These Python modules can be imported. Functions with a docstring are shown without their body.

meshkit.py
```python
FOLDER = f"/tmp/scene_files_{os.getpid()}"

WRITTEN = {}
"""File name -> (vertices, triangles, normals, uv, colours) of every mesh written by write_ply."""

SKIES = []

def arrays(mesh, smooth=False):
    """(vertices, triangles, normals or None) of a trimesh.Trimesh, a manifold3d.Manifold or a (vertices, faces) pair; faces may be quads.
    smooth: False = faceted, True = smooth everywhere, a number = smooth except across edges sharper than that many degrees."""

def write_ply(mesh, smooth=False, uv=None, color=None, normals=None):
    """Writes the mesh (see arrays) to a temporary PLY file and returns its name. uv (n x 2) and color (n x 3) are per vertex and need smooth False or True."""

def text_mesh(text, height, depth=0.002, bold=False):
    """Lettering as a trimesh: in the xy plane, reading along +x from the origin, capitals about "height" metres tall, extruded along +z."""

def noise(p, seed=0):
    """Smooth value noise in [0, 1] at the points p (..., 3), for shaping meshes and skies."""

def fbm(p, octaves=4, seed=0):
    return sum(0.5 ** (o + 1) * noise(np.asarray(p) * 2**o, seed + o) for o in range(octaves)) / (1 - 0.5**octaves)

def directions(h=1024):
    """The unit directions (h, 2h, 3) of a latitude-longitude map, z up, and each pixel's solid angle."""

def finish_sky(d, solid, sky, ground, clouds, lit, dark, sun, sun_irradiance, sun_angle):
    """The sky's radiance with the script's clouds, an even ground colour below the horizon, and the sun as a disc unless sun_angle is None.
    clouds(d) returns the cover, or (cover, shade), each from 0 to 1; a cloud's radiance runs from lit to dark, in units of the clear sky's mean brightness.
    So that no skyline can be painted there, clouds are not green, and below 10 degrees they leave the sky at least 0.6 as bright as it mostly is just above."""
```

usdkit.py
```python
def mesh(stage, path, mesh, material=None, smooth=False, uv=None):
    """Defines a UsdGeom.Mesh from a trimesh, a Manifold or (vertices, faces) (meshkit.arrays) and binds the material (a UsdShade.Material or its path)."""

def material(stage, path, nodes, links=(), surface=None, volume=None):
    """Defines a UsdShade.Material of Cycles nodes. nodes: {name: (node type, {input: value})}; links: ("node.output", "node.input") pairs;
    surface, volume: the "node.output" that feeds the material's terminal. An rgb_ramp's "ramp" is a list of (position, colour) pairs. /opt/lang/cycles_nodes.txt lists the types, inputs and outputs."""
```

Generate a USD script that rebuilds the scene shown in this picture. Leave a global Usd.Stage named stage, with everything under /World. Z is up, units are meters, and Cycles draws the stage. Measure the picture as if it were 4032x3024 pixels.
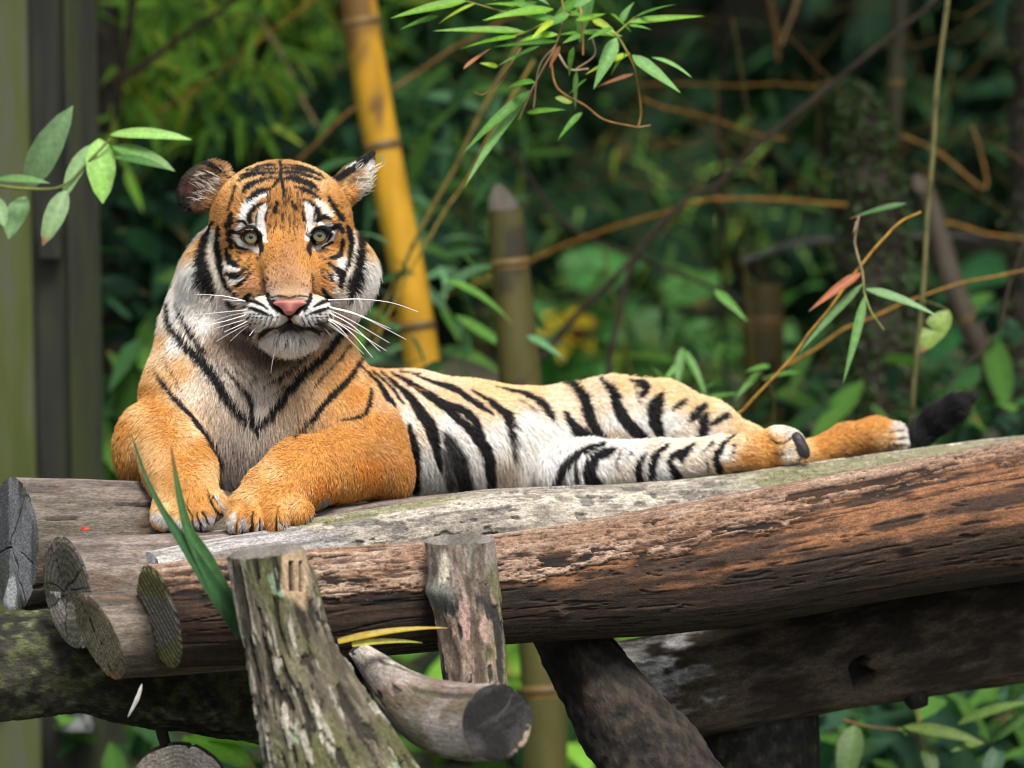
import math
import numpy as np
import trimesh
import meshkit
import usdkit
from scipy.ndimage import gaussian_filter1d
from scipy.spatial import cKDTree
from pxr import Usd, UsdGeom, UsdLux, UsdShade, Gf, Sdf, Vt

stage = Usd.Stage.CreateInMemory()
UsdGeom.SetStageUpAxis(stage, 'Z')
T = Sdf.ValueTypeNames

# ------------------------------------------------------------------ camera
FPX, PITCH = 4800.0, math.radians(11.0)
EYE = np.array([0.0, -8.0, 2.95])
CX, CY = np.array([1.0, 0, 0]), np.array([0, math.sin(PITCH), math.cos(PITCH)])
CZ = np.array([0, math.cos(PITCH), -math.sin(PITCH)])
cam = UsdGeom.Camera.Define(stage, '/World/camera')
cam.CreateHorizontalApertureAttr(36.0)
cam.CreateFocalLengthAttr(36.0 * FPX / 1024)
cam.CreateFStopAttr(2.9)
cam.CreateFocusDistanceAttr(7.74)
cam.CreateExposureAttr(1.6)
cam.CreateClippingRangeAttr((0.5, 500.0))
_x = UsdGeom.Xformable(cam)
_x.AddTranslateOp().Set(tuple(EYE))
_x.AddRotateXOp().Set(90.0 - math.degrees(PITCH))

# ------------------------------------------------------------------ sky and sun
SUN_ELEV, SUN_ROT = math.radians(65), math.radians(155)
SKY_STRENGTH, SUN_INT, SUN_ANGLE = 0.085, 0.4, 20.0


def mat(name, nodes, links=(), surface='p.BSDF', **k):
    return usdkit.material(stage, '/World/Looks/' + name, nodes, links, surface=surface, **k)


_m = mat('sky_look', {'s': ('sky_texture', {'sky_type': 'single_scattering', 'sun_disc': False, 'sun_elevation': SUN_ELEV, 'sun_rotation': SUN_ROT, 'aerosol_density': 3.0}),
                      'h': ('hsv', {'saturation': 0.45, 'value': 1.0}),
                      'b': ('background_shader', {'strength': SKY_STRENGTH})},
         [('s.color', 'h.color'), ('h.color', 'b.color')], surface='b.background')
_d = UsdLux.DomeLight.Define(stage, '/World/sky')
UsdShade.MaterialBindingAPI.Apply(_d.GetPrim()).Bind(_m)
_s = UsdLux.DistantLight.Define(stage, '/World/sun')
_s.CreateIntensityAttr(SUN_INT)
_s.CreateAngleAttr(SUN_ANGLE)
_s.CreateColorAttr((1.0, 0.96, 0.9))
_s.GetPrim().CreateAttribute('inputs:normalize', T.Bool).Set(True)
_x = UsdGeom.Xformable(_s)
_x.AddRotateZOp().Set(-math.degrees(SUN_ROT))
_x.AddRotateXOp().Set(-(90 - math.degrees(SUN_ELEV)))
for _p, _l in ((_d, 'pale overcast sky above the clearing'), (_s, 'soft sun behind thin cloud')):
    pass


# ------------------------------------------------------------------ helpers
def W(px, py, d):
    """World point seen at pixel (px, py) of the 1024 x 768 picture, d metres in front of the camera."""
    px, py, d = (np.asarray(a, float) for a in (px, py, d))
    return EYE + d[..., None] * (CZ + ((px - 512) / FPX)[..., None] * CX + ((384 - py) / FPX)[..., None] * CY)


def WP(p):
    p = np.asarray(p, float)
    return W(p[..., 0], p[..., 1], p[..., 2])


def view(p):
    """Pixel and depth of world points."""
    q = np.asarray(p) - EYE
    d = q @ CZ
    return 512 + FPX * (q @ CX) / d, 384 - FPX * (q @ CY) / d, d


COUNT = {}


def path_for(name, parent=None):
    base = (str(parent.GetPath()) if parent else '/World') + '/' + name
    n = COUNT.get(base, 0)
    COUNT[base] = n + 1
    return base if n == 0 else f'{base}_{n:03d}'


def tag(prim, label=None, cat=None, group=None, kind=None):
    for k, v in (('label', label), ('category', cat), ('group', group), ('kind', kind)):
        if v:
            prim.SetCustomDataByKey(k, v)
    return prim


def thing(name, label, cat, group=None, loc=None):
    x = UsdGeom.Xform.Define(stage, path_for(name))
    if loc is not None:
        x.AddTranslateOp().Set(tuple(map(float, loc)))
    return tag(x.GetPrim(), label, cat, group)


def obj(name, mesh, m, parent=None, smooth=40, attrs=None, loc=None):
    """One Mesh prim. attrs: {primvar: per-vertex array} (then smooth must be True or False)."""
    path = path_for(name, parent)
    if loc is not None:
        v, f = (mesh if isinstance(mesh, tuple) else (mesh.vertices, mesh.faces))
        mesh = (np.asarray(v) - loc, f)
    g = usdkit.mesh(stage, path, mesh, m, smooth=smooth)
    for k, a in (attrs or {}).items():
        a = np.asarray(a, np.float32)
        api = UsdGeom.PrimvarsAPI(g)
        if a.ndim == 2:
            api.CreatePrimvar(k, T.Color3fArray, 'vertex').Set(Vt.Vec3fArray.FromNumpy(a))
        else:
            api.CreatePrimvar(k, T.FloatArray, 'vertex').Set(Vt.FloatArray.FromNumpy(a))
    return g.GetPrim()


def curves(name, P, widths, m, parent=None, col=None):
    """BasisCurves from P (n, k, 3) and widths (n, k); col (n, 3) per curve."""
    n, k = P.shape[:2]
    c = UsdGeom.BasisCurves.Define(stage, path_for(name, parent))
    c.CreateTypeAttr('linear')
    c.CreateCurveVertexCountsAttr(Vt.IntArray.FromNumpy(np.full(n, k, np.int32)))
    c.CreatePointsAttr(Vt.Vec3fArray.FromNumpy(P.reshape(-1, 3).astype(np.float32)))
    c.CreateWidthsAttr(Vt.FloatArray.FromNumpy(np.broadcast_to(widths, (n, k)).astype(np.float32).ravel()))
    c.SetWidthsInterpolation('vertex')
    if col is not None:
        UsdGeom.PrimvarsAPI(c).CreatePrimvar('furcol', T.Color3fArray, 'uniform').Set(Vt.Vec3fArray.FromNumpy(col.astype(np.float32)))
    UsdShade.MaterialBindingAPI.Apply(c.GetPrim()).Bind(m)
    return c.GetPrim()


def spline(pts, n):
    """n samples along a Catmull-Rom curve through pts (m, k)."""
    p = np.asarray(pts, float)
    if len(p) == 2:
        t = np.linspace(0, 1, n)[:, None]
        return p[0] * (1 - t) + p[1] * t
    p = np.vstack([2 * p[0] - p[1], p, 2 * p[-1] - p[-2]])
    s = np.linspace(0, len(p) - 3 - 1e-9, n)
    i = s.astype(int)
    t = (s - i)[:, None]
    a, b, c, d = p[i], p[i + 1], p[i + 2], p[i + 3]
    return 0.5 * (2 * b + (c - a) * t + (2 * a - 5 * b + 4 * c - d) * t * t + (3 * b - a - 3 * c + d) * t ** 3)


def frames(c):
    """Parallel-transported normals along a polyline."""
    t = np.gradient(c, axis=0)
    t /= np.linalg.norm(t, axis=1, keepdims=True)
    a = np.zeros_like(c)
    up = np.array([0, 0, 1.0]) if abs(t[0, 2]) < 0.9 else np.array([0, 1.0, 0])
    for i in range(len(c)):
        up = up - t[i] * (up @ t[i])
        up = up / np.linalg.norm(up)
        a[i] = up
    return t, a, np.cross(t, a)


def tube(c, r, sides=8, caps=True):
    c, r = np.asarray(c, float), np.broadcast_to(np.asarray(r, float), (len(c),))
    t, a, b = frames(c)
    th = np.arange(sides) * 2 * np.pi / sides
    v = c[:, None] + r[:, None, None] * (np.cos(th)[None, :, None] * a[:, None] + np.sin(th)[None, :, None] * b[:, None])
    i, j = np.meshgrid(np.arange(len(c) - 1), np.arange(sides), indexing='ij')
    j2 = (j + 1) % sides
    q = np.stack([i * sides + j, i * sides + j2, (i + 1) * sides + j2, (i + 1) * sides + j], -1).reshape(-1, 4)
    v = v.reshape(-1, 3)
    f = np.vstack([q[:, [0, 1, 2]], q[:, [0, 2, 3]]])
    if caps:
        n = len(v)
        v = np.vstack([v, c[:1], c[-1:]])
        j = np.arange(sides)
        e = (len(c) - 1) * sides
        f = np.vstack([f, np.stack([np.full(sides, n), (j + 1) % sides, j], 1), np.stack([np.full(sides, n + 1), e + j, e + (j + 1) % sides], 1)])
    return v, f


def join(parts):
    vs, fs, n = [], [], 0
    for v, f in parts:
        vs.append(np.asarray(v))
        fs.append(np.asarray(f) + n)
        n += len(v)
    return np.vstack(vs), np.vstack(fs)


def fbm(p, s=1.0, o=4, seed=0):
    return meshkit.fbm(np.asarray(p) * s, o, seed)
# ================================================================== ground, bank, metal post
def grid_mesh(x, y, zf):
    X, Y = np.meshgrid(x, y, indexing='ij')
    v = np.stack([X, Y, zf(X, Y)], -1).reshape(-1, 3)
    n, m = len(x), len(y)
    i, j = np.meshgrid(np.arange(n - 1), np.arange(m - 1), indexing='ij')
    a = i * m + j
    q = np.stack([a, a + m, a + m + 1, a + 1], -1).reshape(-1, 4)
    return v, np.vstack([q[:, [0, 1, 2]], q[:, [0, 2, 3]]])


def warp_axis(a, b, n, p=2.2):
    t = np.linspace(-1, 1, n)
    return np.where(t < 0, a * np.abs(t) ** p, b * np.abs(t) ** p)


SOIL = mat('soil_look', {'g': ('geometry', {}), 'n': ('noise_texture', {'scale': 1.3, 'detail': 6}), 'n2': ('noise_texture', {'scale': 14, 'detail': 5}),
                         'r': ('rgb_ramp', {'ramp': [(.3, (.022, .020, .012)), (.5, (.03, .035, .014)), (.7, (.045, .034, .020))]}),
                         'p': ('principled_bsdf', {'roughness': .95}), 'b': ('bump', {'strength': .7, 'distance': .03})},
           [('g.position', 'n.vector'), ('g.position', 'n2.vector'), ('n.fac', 'r.fac'), ('r.color', 'p.base_color'), ('n2.fac', 'b.height'), ('b.normal', 'p.normal')])
_gx, _gy = warp_axis(-180, 180, 161), warp_axis(-60, 260, 181)


def ground_z(X, Y):
    p = np.stack([X, Y, 0 * X], -1)
    bank = np.clip((Y - 7) / 22, 0, 1) ** 1.3 * 9.0
    return .18 * (meshkit.fbm(p * .5, 4, 2) - .5) + bank + 1.2 * np.clip((Y - 5) / 20, 0, 1) * (meshkit.fbm(p * .2, 3, 8) - .5)


tag(obj('ground', grid_mesh(_gx, _gy, ground_z), SOIL, smooth=True), 'dark forest soil rising into a wooded bank', 'ground', kind='structure')

# metal post: folded steel column, painted dark grey, algae on the near flange
STEEL = mat('painted_steel', {'g': ('geometry', {}), 'm': ('mapping', {'scale': (22.0, 22.0, 3.0)}), 'n': ('noise_texture', {'scale': 1.0, 'detail': 6, 'roughness': .65}), 'm2': ('mapping', {'scale': (2.5, 2.5, .35)}), 'n2': ('noise_texture', {'scale': 1.0, 'detail': 3}),
                              'r': ('rgb_ramp', {'ramp': [(.36, (.040, .043, .034)), (.46, (.085, .092, .062)), (.54, (.075, .090, .026)), (.66, (.050, .068, .012)), (.74, (.03, .035, .016))]}), 'mx': ('math', {'math_type': 'multiply_add', 'value2': .55, 'value3': 0.0}), 'ad': ('math', {'math_type': 'multiply_add', 'value2': .45}),
                              'p': ('principled_bsdf', {'roughness': .55, 'specular_ior_level': .4})},
            [('g.position', 'm.vector'), ('m.vector', 'n.vector'), ('g.position', 'm2.vector'), ('m2.vector', 'n2.vector'), ('n.fac', 'mx.value1'), ('n2.fac', 'ad.value1'), ('mx.value', 'ad.value3'), ('ad.value', 'r.fac'), ('r.color', 'p.base_color')])
STEEL_SHADE = mat('shaded_flange_paint', {'g': ('geometry', {}), 'm': ('mapping', {'scale': (12.0, 12.0, 1.2)}), 'n': ('noise_texture', {'scale': 1.0, 'detail': 6, 'roughness': .7}),  # same steel, darker: shade of web and rear flange put into the colour
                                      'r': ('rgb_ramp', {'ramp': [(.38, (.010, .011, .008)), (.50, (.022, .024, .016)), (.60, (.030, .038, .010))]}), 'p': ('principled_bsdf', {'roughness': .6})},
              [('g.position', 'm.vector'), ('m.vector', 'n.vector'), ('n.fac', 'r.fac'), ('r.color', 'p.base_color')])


def prism(outline, z0, z1):
    from shapely.geometry import Polygon
    m = trimesh.creation.extrude_polygon(Polygon(outline), z1 - z0, engine='earcut')
    m.apply_translation([0, 0, z0])
    return m


PD = 9.75
_k = PD / FPX
_o = W(40, 384, PD)
post = thing('metal_post', 'tall grey steel column with green algae streaks behind the logs', 'post', loc=(_o[0], _o[1], 0))
_X = lambda px: (px - 40) * _k
# flange facing the camera, web, far flange turned away: one folded section in plan (x, y)
obj('front_flange', prism([(_X(-24), 0), (_X(32), 0), (_X(34), .006), (_X(34), .03), (_X(-24), .03)], 0, 5.2), STEEL, post, smooth=False)
obj('web', prism([(_X(34) + .001, .012), (_X(37), .045), (_X(67), .045), (_X(69), .02), (_X(69), .075), (_X(34) + .001, .075)], 0, 5.2), STEEL_SHADE, post, smooth=False)
obj('rear_flange', prism([(_X(69) + .001, .024), (_X(73), .024), (_X(95), .075), (_X(97), .085), (_X(97), .13), (_X(69) + .001, .13)], 0, 5.2), STEEL_SHADE, post, smooth=False)
for _i, (_px, _py) in enumerate(((20, 345), (20, 120), (20, 590))):
    pass
BRACKET = mat('zinc_look', {'p': ('principled_bsdf', {'base_color': (.26, .27, .27), 'roughness': .45, 'metallic': .3})})
_br = trimesh.util.concatenate([trimesh.creation.box([.062, .07, .014], trimesh.transformations.translation_matrix([_X(73), -.02, W(0, 738, PD)[2]])),
                                trimesh.creation.box([.012, .07, .05], trimesh.transformations.translation_matrix([_X(84), -.02, W(0, 727, PD)[2]])),
                                trimesh.creation.box([.045, .07, .012], trimesh.transformations.translation_matrix([_X(91), -.02, W(0, 714, PD)[2]]))])
obj('bracket', _br, BRACKET, post, smooth=False)
obj('bolt_plate', trimesh.creation.box([.04, .03, .06], trimesh.transformations.translation_matrix([_X(52), .028, W(0, 240, PD)[2]])), STEEL_SHADE, post, smooth=False)
# ================================================================== log platform
def wood(name, sc1, sc2):
    return mat(name, {'a': ('attribute', {'attribute': 'tint'}), 'gr': ('attribute', {'attribute': 'grain'}), 'm': ('mapping', {'scale': sc1}), 'n': ('noise_texture', {'scale': 1.0, 'detail': 5, 'roughness': .65}),
                         'm2': ('mapping', {'scale': sc2}), 'n2': ('noise_texture', {'scale': 1.0, 'detail': 4, 'roughness': .7}),
                         'r': ('map_range', {'from_min': .3, 'from_max': .7, 'to_min': .5, 'to_max': 1.45}), 'r2': ('map_range', {'from_min': .32, 'from_max': .68, 'to_min': .55, 'to_max': 1.42}), 'mu': ('math', {'math_type': 'multiply'}), 'mx': ('vector_math', {'math_type': 'scale'}),
                         'p': ('principled_bsdf', {'roughness': .82, 'specular_ior_level': .3}), 'b': ('bump', {'strength': .6, 'distance': .003}), 'ad': ('math', {'math_type': 'add'})},
           [('gr.color', 'm.vector'), ('m.vector', 'n.vector'), ('gr.color', 'm2.vector'), ('m2.vector', 'n2.vector'), ('n.fac', 'r.value'), ('n2.fac', 'r2.value'), ('r.result', 'mu.value1'), ('r2.result', 'mu.value2'), ('a.color', 'mx.vector1'), ('mu.value', 'mx.scale'), ('mx.vector', 'p.base_color'),
            ('n.fac', 'ad.value1'), ('n2.fac', 'ad.value2'), ('ad.value', 'b.height'), ('b.normal', 'p.normal')])


WOOD = wood('wood_look', (44, 210, 210), (140, 480, 480))
BARK = wood('bark_look', (75, 190, 190), (240, 420, 420))


def sm(x, a, b):
    t = np.clip((x - a) / (b - a), 0, 1)
    return t * t * (3 - 2 * t)


def lerp(a, b, t):
    return np.asarray(a) * (1 - t[..., None]) + np.asarray(b) * t[..., None]


def make_log(name, label, path, style, n_len, n_around, cuts=(None, None), face=None, seed=0, group=None, cat='log', wood_m=None):
    """path: (px, py, depth, radius px). style(s, phi, S, r, seed) -> (height m, colour); cuts: normals of the end faces (right, up, towards camera)."""
    P = np.array(path, float)
    c = spline(np.column_stack([WP(P[:, :3]), P[:, 3] * P[:, 2] / FPX]), n_len)
    # even spacing along the axis
    L = np.concatenate([[0], np.cumsum(np.linalg.norm(np.diff(c[:, :3], axis=0), axis=1))])
    u = np.linspace(0, L[-1], n_len)
    c = np.column_stack([np.interp(u, L, c[:, k]) for k in range(4)])
    ax, r = c[:, :3], c[:, 3]
    t, a, b = frames(ax)
    th = np.arange(n_around) * 2 * np.pi / n_around
    nrm = np.cos(th)[None, :, None] * a[:, None] + np.sin(th)[None, :, None] * b[:, None]
    S = np.broadcast_to(u[:, None], nrm.shape[:2])
    R = np.broadcast_to(r[:, None], nrm.shape[:2])
    phi = np.degrees(np.arctan2(-(nrm @ CZ), nrm @ CY))
    q = np.stack([S, np.cos(th)[None] * R, np.sin(th)[None] * R], -1) + seed * 1.37     # grain space: along the axis, and across it
    wob = (meshkit.fbm(q * np.array([3, 9, 9]), 3, seed) - .5) * .10 * R
    h, col = style(S / L[-1], phi, S, q, ax[:, None] + nrm * R[..., None])
    v = ax[:, None] + nrm * (R + wob + h)[..., None]
    for e, n in enumerate(cuts):
        if n is None:
            continue
        n = n[0] * CX + n[1] * CY - n[2] * CZ
        n = n / np.linalg.norm(n)
        i0 = 0 if e == 0 else n_len - 1
        tt = t[i0]
        off = -((v[i0] - ax[i0]) @ n) / (tt @ n)
        k = np.clip(1 - np.abs(u - u[i0]) / (3.0 * r[i0]), 0, 1)
        v = v + (k[:, None] * off[None, :])[..., None] * tt
    verts = v.reshape(-1, 3)
    i, j = np.meshgrid(np.arange(n_len - 1), np.arange(n_around), indexing='ij')
    j2 = (j + 1) % n_around
    f4 = np.stack([i * n_around + j, i * n_around + j2, (i + 1) * n_around + j2, (i + 1) * n_around + j], -1).reshape(-1, 4)
    f = np.vstack([f4[:, [0, 1, 2]], f4[:, [0, 2, 3]]])
    root = thing(name, label, cat, group)
    obj('bark', (verts, f), wood_m or WOOD, root, smooth=True, attrs={'tint': np.clip(col, .003, .85).reshape(-1, 3), 'grain': q.reshape(-1, 3)})
    for e in (0, 1):
        i0 = 0 if e == 0 else n_len - 1
        nr = 40
        ring = v[i0]
        cen = ring.mean(0)
        rho = np.linspace(0, 1, nr)
        pts = cen + (ring - cen)[None] * rho[:, None, None]
        out = -t[i0] if e == 0 else t[i0]
        lx, ly = (pts - cen) @ CX, (pts - cen) @ CY
        lz = (pts - cen) @ CZ
        rr = np.broadcast_to(rho[:, None], lx.shape)
        fh, fc = (face or plain_face)(lx, ly, rr, np.broadcast_to(th[None], lx.shape), seed + e)
        chip = fbm(np.stack([np.cos(th), np.sin(th), 0 * th + seed], -1) * 7, 1, 4, seed) - .5
        edge = np.clip((1 - rr) * 12, 0, 1)
        rimz = np.clip((rr - .8) / .2, 0, 1) ** 2
        fc = fc * (1 - .55 * rimz * sm(chip[None] + 0 * rr, .02, .10))[..., None]
        pts = pts + (out * 1.0)[None, None] * ((fh * edge + .0025 * edge - .012 * rimz * np.clip(chip, 0, 1)[None] * edge))[..., None]
        i, j = np.meshgrid(np.arange(nr - 1), np.arange(n_around), indexing='ij')
        j2 = (j + 1) % n_around
        f4 = np.stack([i * n_around + j, i * n_around + j2, (i + 1) * n_around + j2, (i + 1) * n_around + j], -1).reshape(-1, 4)
        ff = np.vstack([f4[:, [0, 1, 2]], f4[:, [0, 2, 3]]])
        if e == 1:
            ff = ff[:, ::-1]
        g = np.stack([rr * .05, lx, ly + lz * .3], -1) + seed
        obj('cut_face', (pts.reshape(-1, 3), ff), WOOD, root, smooth=True, attrs={'tint': np.clip(fc, .003, .85).reshape(-1, 3), 'grain': g.reshape(-1, 3)})
    return root


def rings(rr, th, lx, ly, seed, freq=34):
    p = np.stack([lx, ly, 0 * lx + seed], -1)
    w = meshkit.fbm(p * 22, 3, seed)
    return .5 + .5 * np.sin((rr + .10 * (w - .5)) * freq * 2 * np.pi / 3), w


def crack(lx, ly, ang, seed, width=.0016, start=0.0):
    """Dark radial split along direction ang (degrees) in the face."""
    a = math.radians(ang)
    p = np.stack([lx, ly, 0 * lx + seed], -1)
    wob = (meshkit.fbm(p * 40, 2, seed) - .5) * .014
    along, across = lx * math.cos(a) + ly * math.sin(a), -lx * math.sin(a) + ly * math.cos(a) + wob
    return np.clip(1 - np.abs(across) / width, 0, 1) * (along > start)


def plain_face(lx, ly, rr, th, seed):
    g, w = rings(rr, th, lx, ly, seed)
    col = lerp((.10, .088, .074), (.20, .18, .155), .35 * g + .9 * sm(w, .3, .75))
    return -.002 * g * .6, col


def grey_face(lx, ly, rr, th, seed):
    p = np.stack([lx * 60, ly * 9, 0 * lx + seed], -1)
    w = meshkit.fbm(p, 4, seed)
    b = meshkit.fbm(np.stack([lx * 40, ly * 14, 0 * lx], -1), 3, seed + 4)
    col = lerp((.075, .075, .078), (.20, .20, .205), sm(w, .40, .62))
    col = lerp(col, (.55, .55, .54), sm(b - 2.0 * ly, .72, .80) * (ly < -.005) * .9)
    k = np.maximum.reduce([crack(lx, ly, 205, seed, .002), crack(lx, ly, 75, seed + 1, .0012), crack(lx, ly, 285, seed + 2, .0014, .01), crack(lx, ly, 330, seed + 3, .001, .02)])
    col = lerp(col, (.05, .055, .03), .7 * sm(meshkit.fbm(np.stack([lx * 30, ly * 20, 0 * lx + 7], -1), 3, seed + 9), .54, .64))
    col = lerp(col, (.012, .01, .01), k)
    return -.004 * k - .0015 * w, col


def ring_face(lx, ly, rr, th, seed):
    g, w = rings(rr, th, lx, ly, seed, 22)
    b = meshkit.fbm(np.stack([lx * 30, ly * 30, 0 * lx], -1), 3, seed + 4)
    col = lerp((.085, .074, .060), (.29, .25, .20), .45 * g * sm(rr, .25, .6) + .8 * sm(w, .42, .62))
    col = lerp(col, (.045, .05, .022), sm(b, .5, .66) * .6)
    col = lerp(col, (.50, .48, .44), sm(meshkit.fbm(np.stack([lx * 70, ly * 45, 0 * lx + 3], -1), 3, seed), .66, .72) * (ly < .0) * .8)
    k = np.maximum.reduce([crack(lx, ly, a_, seed + i_, .0017 - .0001 * i_, .004 * (i_ % 3)) for i_, a_ in enumerate((60, 265, 20, 110, 165, 215, 305))])
    return -.003 * k - .001 * g, lerp(col, (.01, .009, .008), k)


def saw_face(lx, ly, rr, th, seed):
    p = np.stack([lx, ly, 0 * lx + seed], -1)
    w = meshkit.fbm(p * 28, 3, seed)
    l = np.sin((ly * .92 + lx * 1.5 + .006 * (w - .5)) * 2 * np.pi / .0105)
    green = sm(meshkit.fbm(p * 14, 2, seed + 2) + 1.5 * ly, .38, .52)
    col = lerp(lerp((.18, .165, .135), (.17, .16, .055), green), (.035, .028, .015), sm(l, .1, .95))
    return .0016 * l, col


def brown_face(lx, ly, rr, th, seed):
    p = np.stack([lx, ly, 0 * lx + seed], -1)
    w = meshkit.fbm(p * 30, 4, seed)
    l = np.sin((ly * .8 + lx * 2.2 + .010 * (w - .5)) * 2 * np.pi / .011)
    g, _ = rings(rr, th, lx, ly, seed, 18)
    col = lerp((.13, .105, .065), (.30, .25, .165), sm(w, .40, .62) * .7 + .3 * g)
    col = lerp(col, (.055, .045, .028), .75 * sm(l, .2, .95) * sm(w, .3, .5))
    col = lerp(col, (.34, .17, .07), .8 * sm(-ly + .02 * w, .062, .070))
    k = np.maximum(crack(lx, ly, 118, seed, .0016), crack(lx, ly, 290, seed + 2, .0012, .008))
    return .0012 * l - .003 * k, lerp(col, (.012, .01, .008), k)


def dark_face(lx, ly, rr, th, seed):
    p = np.stack([lx, ly, 0 * lx + seed], -1)
    w = meshkit.fbm(p * np.array([30, 30, 1]), 4, seed)
    l = meshkit.fbm(np.stack([(lx * .6 - ly) * 90, (lx + ly * .6) * 10, 0 * lx], -1), 3, seed)
    col = lerp((.012, .011, .011), (.045, .042, .040), sm(w, .4, .75) + .6 * sm(l, .5, .75))
    col = lerp(col, (.42, .33, .22), sm(meshkit.fbm(p * 45, 3, seed + 5) + 7 * (lx - ly * .6) - .2, .70, .78) * .9 * (rr < .97))
    k = crack(lx, ly, 62, seed, .0012)
    return -.002 * k - .002 * w, lerp(col, (.09, .085, .08), k)


# ---- bark styles: (height, colour) on the log's surface
def weathered(light, dark, lo=.3, moss=0.0, seed=0, grooves=.003):
    def f(s, phi, S, q, p):
        n = meshkit.fbm(q * np.array([5, 55, 55]), 4, seed)
        m = meshkit.fbm(q * np.array([9, 16, 16]), 4, seed + 3)
        c2 = meshkit.fbm(q * np.array([3, 120, 120]), 3, seed + 6)
        col = lerp(dark, light, sm(.6 * n + .5 * m, lo, lo + .38))
        col = lerp(col, np.asarray(dark) * .22, sm(c2, .64, .70) * .9)
        col = lerp(col, (.05, .055, .022), moss * sm(m + .3 * (np.abs(phi) > 60), .45, .7))
        col = lerp(col, (.10, .055, .03), .55 * sm(meshkit.fbm(q * np.array([12, 22, 22]), 3, seed + 9), .58, .68))
        return -.006 * sm(c2, .62, .70) + grooves * (n - .5), col
    return f


def pale_bark(s, phi, S, q, p):
    n = meshkit.fbm(q * np.array([9, 20, 20]), 5, 41)
    fine = meshkit.fbm(q * np.array([22, 75, 75]), 4, 42)
    pl = meshkit.fbm(q * np.array([20, 38, 38]), 5, 43)
    lines = meshkit.fbm(q * np.array([20, 130, 130]), 3, 44)
    px, py, _ = view(p)
    col = lerp((.21, .182, .148), (.43, .385, .315), sm(.5 * n + .5 * fine, .38, .62))
    col = lerp(col, (.13, .115, .095), .8 * sm(lines, .56, .63))
    gap = np.maximum(sm(pl, .612, .620), .9 * sm(meshkit.fbm(q * np.array([34, 80, 80]), 4, 52), .645, .655))
    col = lerp(col, (.12, .108, .098), gap * .9)
    rim = sm(pl, .60, .618) * (1 - gap)
    col = lerp(col, (.50, .45, .37), rim * .4)
    alg = sm(meshkit.fbm(q * np.array([5, 12, 12]), 3, 46) + .25 * sm(px, 560, 800) * (phi > 5) + .22 * (px < 430) * (phi < 28), .56, .70)
    col = lerp(col, (.17, .165, .075), alg * .75)
    bare = sm(meshkit.fbm(q * np.array([6, 9, 9]), 3, 48) + 1.1 * (s < .10) - .35 * (s > .2), .52, .60)
    col = lerp(col, lerp((.16, .148, .136), (.36, .34, .32), sm(meshkit.fbm(q * np.array([5, 90, 90]), 3, 49), .35, .65)), bare)
    return .0045 * (1 - gap) * (1 - bare) + .0025 * (fine - .5) - .0015 * sm(lines, .58, .66), col


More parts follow.
